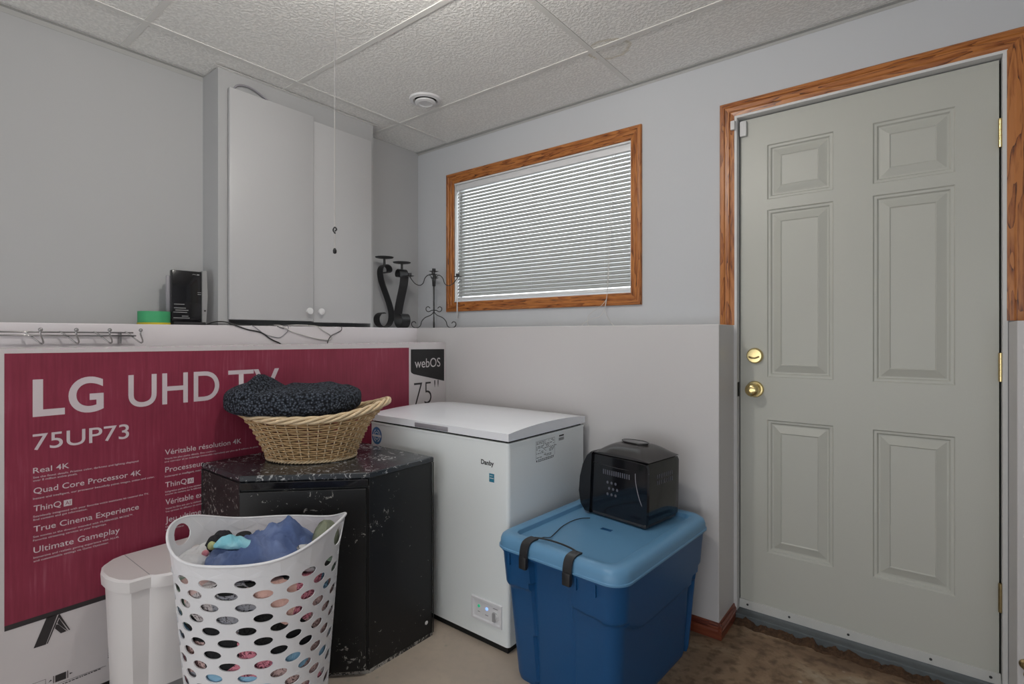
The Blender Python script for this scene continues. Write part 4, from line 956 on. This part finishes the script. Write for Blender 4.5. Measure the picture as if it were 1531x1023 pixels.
# knitted blanket heaped in the basket
def heap(name, m, parent, cx, cy, rx, ry, ztop, zlow, seed, amp=0.02, freq=6, local=True, ex=2.6, prof=None, nu=72, nv=30, ridge=0.0):
    bm = BM(); rings = []
    for j in range(nv+1):
        ph = PI*j/nv
        row = []
        for i in range(nu):
            th = 2*PI*i/nu; c, s = math.cos(th), math.sin(th)
            se = lambda v, e: math.copysign(abs(v)**e, v)
            sp, cp = se(math.sin(ph), 2/ex), se(math.cos(ph), 2/ex)
            x = cx + rx*sp*se(c, 0.85); y = cy + ry*sp*se(s, 0.85)
            zc, hz = (ztop+zlow)/2, (ztop-zlow)/2
            z = zc + hz*cp
            nz = noise.noise(Vector((x*freq, y*freq, seed))) + 0.5*noise.noise(Vector((x*freq*2.3, y*freq*2.3, seed+z*3)))
            if prof: z += prof((x-cx)/rx, (y-cy)/ry)*max(0, cp)
            if ridge: z += ridge*max(0, cp)*((1-abs(noise.noise(Vector((x*16+y*9, y*24-x*6, seed))))*3.2) + 0.5*(1-abs(noise.noise(Vector((x*40, y*30, seed+3))))*3))
            if cp > -0.2: z += amp*nz*(0.4+0.6*max(0, cp))
            x += amp*0.5*noise.noise(Vector((x*freq, y*freq+9, z*freq+seed))); y += amp*0.5*noise.noise(Vector((x*freq+5, y*freq, z*freq+seed)))
            row.append((x, y, z))
        rings.append(row)
    V = []
    for j, row in enumerate(rings):
        if j in (0, nv): V.append([bm.verts.new(row[0])]*nu)
        else: V.append([bm.verts.new(p) for p in row])
    for A, D in zip(V, V[1:]):
        for k in range(nu):
            q = []
            for v in (A[k], A[(k+1) % nu], D[(k+1) % nu], D[k]):
                if v not in q: q.append(v)
            if len(q) > 2: bm.faces.new(q)
    return obj(name, bm, m, parent, smooth=True, local=local)
kb = thing('knitted_blanket', 'charcoal knitted blanket heaped on top of the wicker basket', 'blanket', (0.708, -1.180, CT+0.18), WA)
def kp(u, v): return 0.036*math.exp(-((u+0.50)/0.10)**2-((v+0.1)/0.6)**2) + 0.014*math.exp(-((u+0.60)/0.25)**2) - 0.016*math.exp(-((u+0.30)/0.10)**2)
heap('blanket_cloth', M['knit'], kb, -0.062, -0.012, 0.248, 0.190, 0.106, -0.006, 4.2, amp=0.009, freq=10, prof=kp, ex=3.6, nu=120, nv=50)

# ================================================================== PEDAL BIN
bn = thing('pedal_bin', 'slim white plastic step bin between the television carton and the white hamper', 'bin', (0.62, -1.66, 0))
ZL = 0.450
def binpoly(d=0.0):
    """outline in plan, d grows it outward"""
    p = [(0.500-d, -1.500+d), (0.500-d, -1.745), (0.512-d, -1.775-d*0.6), (0.548, -1.808-d), (0.600, -1.824-d), (0.655, -1.824-d), (0.705, -1.812-d), (0.738+d, -1.790-d*0.7),
         (0.742+d, -1.738), (0.757+d, -1.728), (0.772+d, -1.700), (0.778+d, -1.640), (0.776+d, -1.560), (0.760+d, -1.500+d)]
    return p
loft(b := BM(), [[(x, y, 0.10) for x, y in binpoly(-0.020)], [(x, y, 0.40) for x, y in binpoly(-0.008)], [(x, y, ZL-0.035) for x, y in binpoly(-0.008)]])
obj('bin_body', b, M['bin'], bn, smooth='auto')
loft(b := BM(), [[(x, y, z) for x, y in [(0.520, -1.735), (0.532, -1.765), (0.562, -1.795), (0.610, -1.806), (0.650, -1.806), (0.700, -1.795), (0.722, -1.775), (0.722, -1.725), (0.520, -1.725)]] for z in (0.0, 0.099)])
obj('front_foot', b, M['bin'], bn, smooth='auto')
obj('skirt', B(0.525, 0.735, -1.724, -1.52, 0.045, 0.0995), M['bingrey'], bn, label='grey inset skirt')
obj('pedal_base', B(0.515, 0.742, -1.722, -1.515, 0.0, 0.0445, bev=0.006), M['satinblk'], bn, label='black base with the pedal')
obj('pedal_rod', tube(BM(), [(0.756, -1.71, 0.012), (0.756, -1.53, 0.012)], 0.006, 10), M['chrome'], bn, smooth=True)
loft(b := BM(), [[(x, y, ZL-0.038) for x, y in binpoly(0.002)], [(x, y, ZL-0.006) for x, y in binpoly(0.004)], [(x, y, ZL) for x, y in binpoly(-0.003)]])
obj('bin_lid', b, M['bin'], bn, smooth='auto')
obj('lid_seam', B(0.508, 0.738, -1.7405, -1.7385, ZL-0.002, ZL+0.0006), M['bingrey'], bn)
gp = thing('green_packet', 'small green and red packet hanging by the bin behind the hamper', 'packet', (0.79, -1.68, 0.36))
b = BM(); loft(b, [[(0.782, -1.668, z0), (0.792, -1.668, z0), (0.790, -1.632, z0+0.004), (0.781, -1.632, z0+0.004)] for z0 in (0.316, 0.335, 0.355, 0.372)])
obj('packet_body', b, M['bagreen'], gp)
obj('packet_top', B(0.7815, 0.789, -1.667, -1.634, 0.376, 0.389), M['bared'], gp, label='red top flap')

# ================================================================== WHITE HAMPER
HA = math.radians(38.25)
hp = thing('laundry_hamper', 'tall white plastic laundry hamper with oval holes, nearest the camera', 'hamper', (1.114, -1.585, 0), HA)
NC = 16
def hzr(th): return 0.604 + 0.056*abs(math.cos(th))**4 + 0.004*math.cos(th)
def hs(th, z):
    c, s = math.cos(th), math.sin(th); t = z/0.62
    A = 0.172 + 0.048*t + 0.010*max(0, z-0.56)/0.08*(abs(c)**4); Bb = 0.135 + 0.052*t
    e = 0.92
    return Vector((A*math.copysign(abs(c)**e, c), Bb*math.copysign(abs(s)**e, s), z))
def hP(u, z, top=None):
    th = 2*PI*u/NC
    if z > 0.5725:                    # the band above the holes stretches up to the waved rim
        f = (z-0.5725)/(0.604-0.5725); z = 0.5725 + f*(hzr(th)-0.5725)
    return hs(th, z)
b = BM()
def cell(u0, z0, z1, hole, band=False):
    bnd = [(u0+k/8, z0) for k in range(8)] + [(u0+1, z0+(z1-z0)*k/4) for k in range(4)] + [(u0+1-k/8, z1) for k in range(8)] + [(u0, z1-(z1-z0)*k/4) for k in range(4)]
    B_ = [b.verts.new(hP(u, z)) for u, z in bnd]
    cu, cz = u0+0.5, (z0+z1)/2
    if hole:
        hu, hz, cz = hole[0], hole[1], cz+hole[2]
        prevR = B_
        for k2, sc in ((0, 1.0),):
            R = []
            for (u, z) in bnd:
                a = math.atan2((z-cz)/(z1-z0)*1.0, (u-cu))
                R.append(b.verts.new(hP(cu+hu*math.cos(a), cz+hz*math.sin(a))))
            for k in range(24): b.faces.new((prevR[k], prevR[(k+1) % 24], R[(k+1) % 24], R[k]))
    else:
        c_ = b.verts.new(hP(cu, cz))
        for k in range(24): b.faces.new((B_[k], B_[(k+1) % 24], c_))
zz = 0.5725; rowi = 0
while zz-0.0312 > 0.03:
    off = 0.5*(rowi % 2)
    for c_ in range(NC): cell(c_+off, zz-0.0312, zz, (0.30, 0.0112, 0))
    zz -= 0.0312; rowi += 1
for c_ in range(NC):
    cell(c_+0.0, 0.0, zz, None)
for c_ in range(NC):
    u0 = c_ - 0.5
    handle = c_ in (0, 8)
    cell(u0, 0.5725, 0.604, (0.44, 0.0108, 0.0005) if handle else None)
base = [b.verts.new(hP(k/8, 0.0)) for k in range(NC*8)]; b.faces.new(base)
bmesh.ops.remove_doubles(b, verts=b.verts, dist=0.0004)
bmesh.ops.recalc_face_normals(b, faces=b.faces)
ho = obj('hamper_shell', b, M['plastic'], hp, local=True)
sm = ho.modifiers.new('thickness', 'SOLIDIFY'); sm.thickness = 0.0028; sm.offset = -1
obj('rim', tube(BM(), [hs(2*PI*k/112, hzr(2*PI*k/112)) for k in range(112)], 0.0038, 8, closed=True), M['plastic'], hp, smooth=True, local=True)

# mixed laundry seen through the holes
b = BM(); nu, nv = 110, 46; rings = []
for j in range(nv+1):
    z = 0.004 + 0.538*j/nv; row = []
    for i in range(nu):
        th = 2*PI*i/nu; p = hs(th, z); d = 1 - (0.022 + 0.035*(0.5+noise.noise(Vector((p.x*14, p.y*14, z*14)))) + 0.02*abs(noise.noise(Vector((p.x*40, p.y*40, z*40)))))
        row.append((p.x*d, p.y*d, z))
    rings.append(row)
top = []
for k in range(1, 7):
    f = 1-k/7; top.append([(x*f, y*f, 0.542+0.010*noise.noise(Vector((x*f*20, y*f*20, 2)))) for x, y, z in rings[-1]])
loft(b, rings+top)
o = tag(obj('laundry_pile', b, M['laundry'], None, smooth=True), 'mixed pink, blue, black and grey laundry filling the hamper', 'laundry', kind='stuff')
o.matrix_world = Matrix.Translation((1.114, -1.585, 0)) @ Matrix.Rotation(HA, 4, 'Z')
def garment(name, label, m, cx, cy, rx, ry, z1, z0, seed, amp, freq, cat='clothes', prof=None, ridge=0.006, extra=()):
    t = thing(name, label, cat, (1.114, -1.585, 0.52), HA)
    heap('fabric', m, t, cx, cy, rx, ry, z1-0.52, z0-0.52, seed, amp=amp, freq=freq, prof=prof, ex=2.2, nu=150, nv=60, ridge=ridge)
    for nm, m2, a in extra: heap(nm, m2, t, *a, ex=2.0, nu=32, nv=14)
    return t
def bp_(u, v): return 0.055*math.exp(-((u-0.35)/0.38)**2-((v-0.45)/0.55)**2) - 0.010*v + 0.012*abs(math.sin(9*u+5*v))*0.5
garment('blue_shirt', 'crumpled faded blue cotton shirt heaped on top of the hamper', M['denim'], 0.020, -0.015, 0.152, 0.128, 0.596, 0.530, 1.3, 0.018, 13, prof=bp_, ridge=0.015)
garment('aqua_sock', 'pale aqua garment twisted across the blue shirt', M['aqua'], -0.035, -0.058, 0.062, 0.020, 0.622, 0.598, 8.8, 0.012, 26)
garment('floral_garment', 'black garment with pink, green and purple flowers at the left of the hamper', M['blackc'], -0.118, 0.010, 0.042, 0.040, 0.608, 0.530, 5.5, 0.02, 22,
        extra=[('flower', M['limec'], (-0.120, -0.028, 0.012, 0.010, 0.086, 0.062, 3.0, 0.004, 40)), ('flower', M['purplec'], (-0.094, -0.018, 0.012, 0.011, 0.093, 0.070, 6.0, 0.004, 40)), ('flower', M['pinkc'], (-0.130, -0.044, 0.009, 0.008, 0.068, 0.050, 9.0, 0.003, 40))])
garment('white_garment', 'white garment pressed against the left inside of the hamper', M['whitec'], -0.160, -0.030, 0.050, 0.075, 0.580, 0.530, 2.4, 0.012, 15)
garment('olive_garment', 'olive grey garment tucked at the right inside of the hamper', M['olive'], 0.170, 0.040, 0.034, 0.050, 0.632, 0.535, 7.1, 0.014, 18)
garment('striped_garment', 'black and white patterned garment at the right edge of the hamper', M['stripe'], 0.160, -0.050, 0.042, 0.045, 0.604, 0.535, 3.7, 0.014, 18)

# ================================================================== BLUE TOTE
TA = math.radians(-3.0); TX, TY = 1.691, -0.600
tt = thing('storage_tote', 'large blue plastic storage tote with a lighter lid, beside the freezer', 'tote', (TX, TY, 0), TA); tt.scale = (1.06, 1.015, 1.0)
HXT, HYT = 0.232, 0.330; TL = 0.500
def perim(hx, hy, r, per=60):
    """rounded rectangle sampled with (x, y, nx, ny, side u)"""
    out = []
    def lin(p, q, nrm, side, k):
        for i in range(k): 
            t = i/k; out.append((p[0]+(q[0]-p[0])*t, p[1]+(q[1]-p[1])*t, nrm[0], nrm[1], side))
    def arc(cx, cy, a0, k):
        for i in range(k):
            a = math.radians(a0+90*i/k); out.append((cx+r*math.cos(a), cy+r*math.sin(a), math.cos(a), math.sin(a), 'c'))
    lin((-hx+r, -hy), (hx-r, -hy), (0, -1), 'f', 48); arc(hx-r, -hy+r, -90, 10)
    lin((hx, -hy+r), (hx, hy-r), (1, 0), 'r', 60); arc(hx-r, hy-r, 0, 10)
    lin((hx-r, hy), (-hx+r, hy), (0, 1), 'b', 48); arc(-hx+r, hy-r, 90, 10)
    lin((-hx, hy-r), (-hx, -hy+r), (-1, 0), 'l', 60); arc(-hx+r, -hy+r, 180, 10)
    return out
def sstep(a, b_, x):
    t = min(1, max(0, (x-a)/(b_-a))); return t*t*(3-2*t)
b = BM(); rings = []; NZ = 80; ZB1 = 0.452
for j in range(NZ+1):
    z = ZB1*j/NZ; t = z/ZB1
    row = []
    for x, y, nx_, ny_, sd in perim(0.188+0.030*t, 0.283+0.032*t, 0.045):
        # upper band stands proud of the lower body; the step dips along the long sides
        fy = y/0.32; fx = x/0.21
        zst = 0.325
        if sd in 'rl': zst = 0.325 - 0.055*sstep(-0.95, -0.45, fy) + 0.0*fy
        elif sd == 'c': zst = 0.325
        elif sd in 'fb': zst = 0.345 - 0.02*abs(fx)
        d = 0.011*sstep(zst-0.006, zst+0.006, z)
        if sd in 'fb':
            a = abs(fx+0.07 if sd == 'f' else fx)      # recessed middle column with deep grooves
            if a < 0.36: d = -0.006 - 0.004*sstep(0.30, 0.36, a)
        if sd in 'rl' and 0.62 < fy < 0.80 and z < 0.30: d -= 0.012*sstep(0.62, 0.66, fy)*sstep(0.80, 0.76, fy)
        if t < 0.04: d -= 0.004*(1-t/0.04)
        row.append((x+nx_*d, y+ny_*d, z))
    rings.append(row)
loft(b, rings)
tbod = obj('tote_body', b, M['tote'], tt, smooth='auto', local=True, label='deep blue ribbed tub')
for x, y, rx_ in ((0.085, -0.3305, 0), (-0.17, -0.3305, 0), (0.150, -0.3305, 0)):
    obj('rib', B(x-0.003, x+0.003, y, y+0.012, 0.405, 0.444), M['tote'], tt, local=True)
# rim under the lid, then the lid
def RR(hx, hy, r, z, n=8): return [(x, y, z) for x, y in rrect(hx, hy, r, n)]
obj('tub_rim', loft(BM(), [RR(0.222, 0.320, 0.05, 0.441), RR(0.231, 0.329, 0.055, 0.443), RR(0.231, 0.329, 0.055, 0.450)]), M['tote'], tt, smooth='auto', local=True)
b = BM()
loft(b, [RR(0.233, 0.331, 0.058, 0.4505), RR(0.239, 0.337, 0.062, 0.4535), RR(0.239, 0.337, 0.062, 0.459), RR(0.236, 0.334, 0.060, 0.461), RR(0.235, 0.333, 0.060, 0.478), RR(0.231, 0.329, 0.058, 0.490), RR(0.222, 0.320, 0.055, 0.4975),
         RR(0.212, 0.310, 0.050, 0.500), RR(0.190, 0.288, 0.032, 0.4995), RR(0.186, 0.284, 0.030, 0.497), RR(0.182, 0.280, 0.028, 0.483), RR(0.174, 0.272, 0.026, 0.481), RR(0.05, 0.14, 0.02, 0.4835)])
tlid = obj('tote_lid', b, M['totelid'], tt, smooth='auto', local=True, label='lighter blue lid with a sunken centre')
obj('lid_mark', B(-0.01, 0.03, -0.03, -0.012, 0.4822, 0.4843), M['tote'], tt, local=True)
# folding latch on the near end: two black clips joined by a thin bar
def strap2(bm, pts, w_, th): return strap(bm, smooth_path(pts, 5), (1, 0, 0), w_, th)
xl, xr_ = -0.098, 0.066
for x in (xl, xr_):
    b = strap2(BM(), [(x, -0.285, 0.5025), (x, -0.312, 0.503), (x, -0.332, 0.496), (x, -0.342, 0.474), (x, -0.344, 0.445), (x, -0.342, 0.425)], 0.030, 0.005)
    box(b, x-0.014, x+0.014, -0.352, -0.338, 0.418, 0.458, bev=0.003)
    obj('latch_clip', b, M['blackpl'], tt, smooth='auto', local=True, label='black latch clip')
obj('latch_bar', tube(BM(), smooth_path([(xl, -0.286, 0.5035), (xl+0.03, -0.275, 0.504), ((xl+xr_)/2, -0.272, 0.5045), (xr_-0.03, -0.279, 0.504), (xr_, -0.292, 0.5035)], 5), 0.0030, 8), M['blackpl'], tt, smooth=True, local=True)

# ================================================================== BREAD MACHINE
BA = math.radians(-9); BX, BY = 1.695, -0.420; BZ = 0.4845
bmc = thing('bread_machine', 'glossy black bread machine standing on the blue tote lid', 'bread machine', (BX, BY, BZ), BA); bmc.scale = (0.92, 0.95, 1.0)
def body_ring(y, s=1.0):
    P = [(-0.120, 0.012), (0.150, 0.012), (0.160, 0.020), (0.164, 0.06), (0.166, 0.225), (0.160, 0.236), (0.10, 0.240), (-0.10, 0.240), (-0.118, 0.230), (-0.124, 0.20), (-0.128, 0.10), (-0.128, 0.03)]
    return [((x)*s, y, 0.12+(z-0.12)*s) for x, z in P]
b = loft(BM(), [body_ring(-0.112, 0.96), body_ring(-0.106, 0.995), body_ring(-0.095), body_ring(0.095), body_ring(0.106, 0.995), body_ring(0.112, 0.96)])
bb = obj('machine_body', b, M['glossblk'], bmc, smooth='auto', local=True)
# bulging control front (towards the freezer), wider than the body
prof = [(-0.118, 0.004), (-0.145, 0.006), (-0.168, 0.030), (-0.178, 0.080), (-0.172, 0.140), (-0.155, 0.195), (-0.132, 0.232), (-0.112, 0.246), (-0.104, 0.244)]
b = BM(); R = []
for y, s in ((-0.122, 0.95), (-0.117, 0.99), (-0.105, 1), (0.105, 1), (0.117, 0.99), (0.122, 0.95)):
    R.append([(-0.118+(x+0.118)*s, y, 0.12+(z-0.12)*s) for x, z in prof])
loft(b, R)
obj('control_front', b, M['glossblk'], bmc, smooth='auto', local=True, label='bulging glossy control front')
# domed lid
b = BM(); NXL, NYL = 22, 14; gr = []
for j in range(NYL+1):
    row = []
    for i in range(NXL+1):
        u, v = -1+2*i/NXL, -1+2*j/NYL
        row.append(b.verts.new((0.026+u*0.138, v*0.108, 0.241 + 0.042*(1-abs(u)**3.2)*(1-0.8*abs(v)**3.0) )))
    gr.append(row)
for j in range(NYL):
    for i in range(NXL): b.faces.new((gr[j][i], gr[j][i+1], gr[j+1][i+1], gr[j+1][i]))
per = gr[0] + [gr[j][NXL] for j in range(1, NYL+1)] + [gr[NYL][i] for i in range(NXL-1, -1, -1)] + [gr[j][0] for j in range(NYL-1, 0, -1)]
low = [b.verts.new((v.co.x, v.co.y, 0.2405)) for v in per]; n = len(per)
for k in range(n): b.faces.new((per[k], per[(k+1) % n], low[(k+1) % n], low[k]))
b.faces.new(low)
ld = obj('machine_lid', b, M['satinblk'], bmc, smooth='auto', local=True, label='satin black domed lid')
obj('lid_window', loft(BM(), [[(0.026+0.060*math.cos(2*PI*k/36), 0.030*math.sin(2*PI*k/36), z) for k in range(36)] for z in (0.270, 0.2868)]), M['glossblk'], ld, smooth='auto', local=True, label='glossy oval viewing window')
obj('window_ring', tube(BM(), [(0.026+0.062*math.cos(2*PI*k/48), 0.032*math.sin(2*PI*k/48), 0.2862) for k in range(48)], 0.0022, 6, closed=True), M['satinblk'], ld, smooth=True, local=True)
# chrome-bright edging and vents
obj('side_seam', tube(BM(), [(-0.124, -0.1115, 0.205), (0.02, -0.1128, 0.200), (0.164, -0.108, 0.203)], 0.0012, 6), M['satinblk'], bmc, smooth=True, local=True)
obj('corner_trim', tube(BM(), smooth_path([(0.105, -0.1125, 0.195), (0.108, -0.113, 0.16), (0.122, -0.1125, 0.11), (0.140, -0.110, 0.07), (0.146, -0.108, 0.03)], 5), 0.0013, 8), M['grey'], bmc, smooth=True, local=True, label='thin curved grey trim')
for k in range(13):
    obj('vent_slot', B(-0.052+k*0.0105, -0.047+k*0.0105, -0.1135, -0.1115, 0.168, 0.186), M['ventgrey'], bmc, local=True)
for i in range(9):
    for j_ in range(2):
        obj('vent_slot', B(0.1655, 0.1670, -0.055+i*0.013, -0.050+i*0.013, 0.155+j_*0.022, 0.170+j_*0.022), M['ventgrey'], bmc, local=True)
for k in range(9):
    i, j_ = k % 3, k//3
    lathe(v_ := BM(), [(0, 0), (0.0055, 0), (0.005, 0.001), (0, 0.001)], 12, Matrix.Translation((-0.030+i*0.020+(j_ % 2)*0.008, -0.1119, 0.095+j_*0.022)) @ Matrix.Rotation(PI/2, 4, 'X'))
    obj('vent_hole', v_, M['ventgrey'], bmc, local=True)
for x in (-0.13, 0.13):
    for y in (-0.085, 0.085):
        obj('foot', lathe(BM(), [(0, 0.0004), (0.012, 0.0004), (0.013, 0.013), (0, 0.013)], 14, Matrix.Translation((x, y, 0))), M['blackpl'], bmc, local=True)
obj('base_tray', B(-0.11, 0.152, -0.112, 0.108, 0.004, 0.020, bev=0.004), M['satinblk'], bmc, smooth='auto', local=True)
# its cord runs over the lid to the latch
pcd = thing('power_cord', 'thin black cord crossing the blue lid from the bread machine to the latch', 'cord', (1.62, -0.75, 0.49))
pts = [(1.598, -0.560, 0.4865), (1.573, -0.585, 0.4865), (1.560, -0.630, 0.486), (1.562, -0.70, 0.486), (1.580, -0.78, 0.486), (1.590, -0.82, 0.489), (1.593, -0.86, 0.502), (1.594, -0.874, 0.505)]
obj('cord', tube(BM(), smooth_path(pts, 6), 0.0016, 8), M['cordb'], pcd, smooth=True)

# ================================================================== RIGHT EDGE: small brass fitting low on the wall
bf = thing('wall_bolt', 'small round brass fitting low on the wall at the right edge of the picture', 'fitting', (2.83, LY, 0.23))
obj('fitting_disc', lathe(BM(), [(0, 0), (0.014, 0), (0.014, 0.005), (0.010, 0.010), (0.006, 0.010), (0.006, 0.018), (0.009, 0.022), (0.006, 0.027), (0, 0.027)], 20, facing(2.828, LY-0.0003, 0.232)), M['brassold'], bf, smooth='auto')
obj('fitting_clip', tube(BM(), smooth_path([(2.828, LY-0.018, 0.226), (2.824, LY-0.020, 0.210), (2.830, LY-0.018, 0.198), (2.835, LY-0.014, 0.210)], 4), 0.0020, 6), M['brassold'], bf, smooth=True)
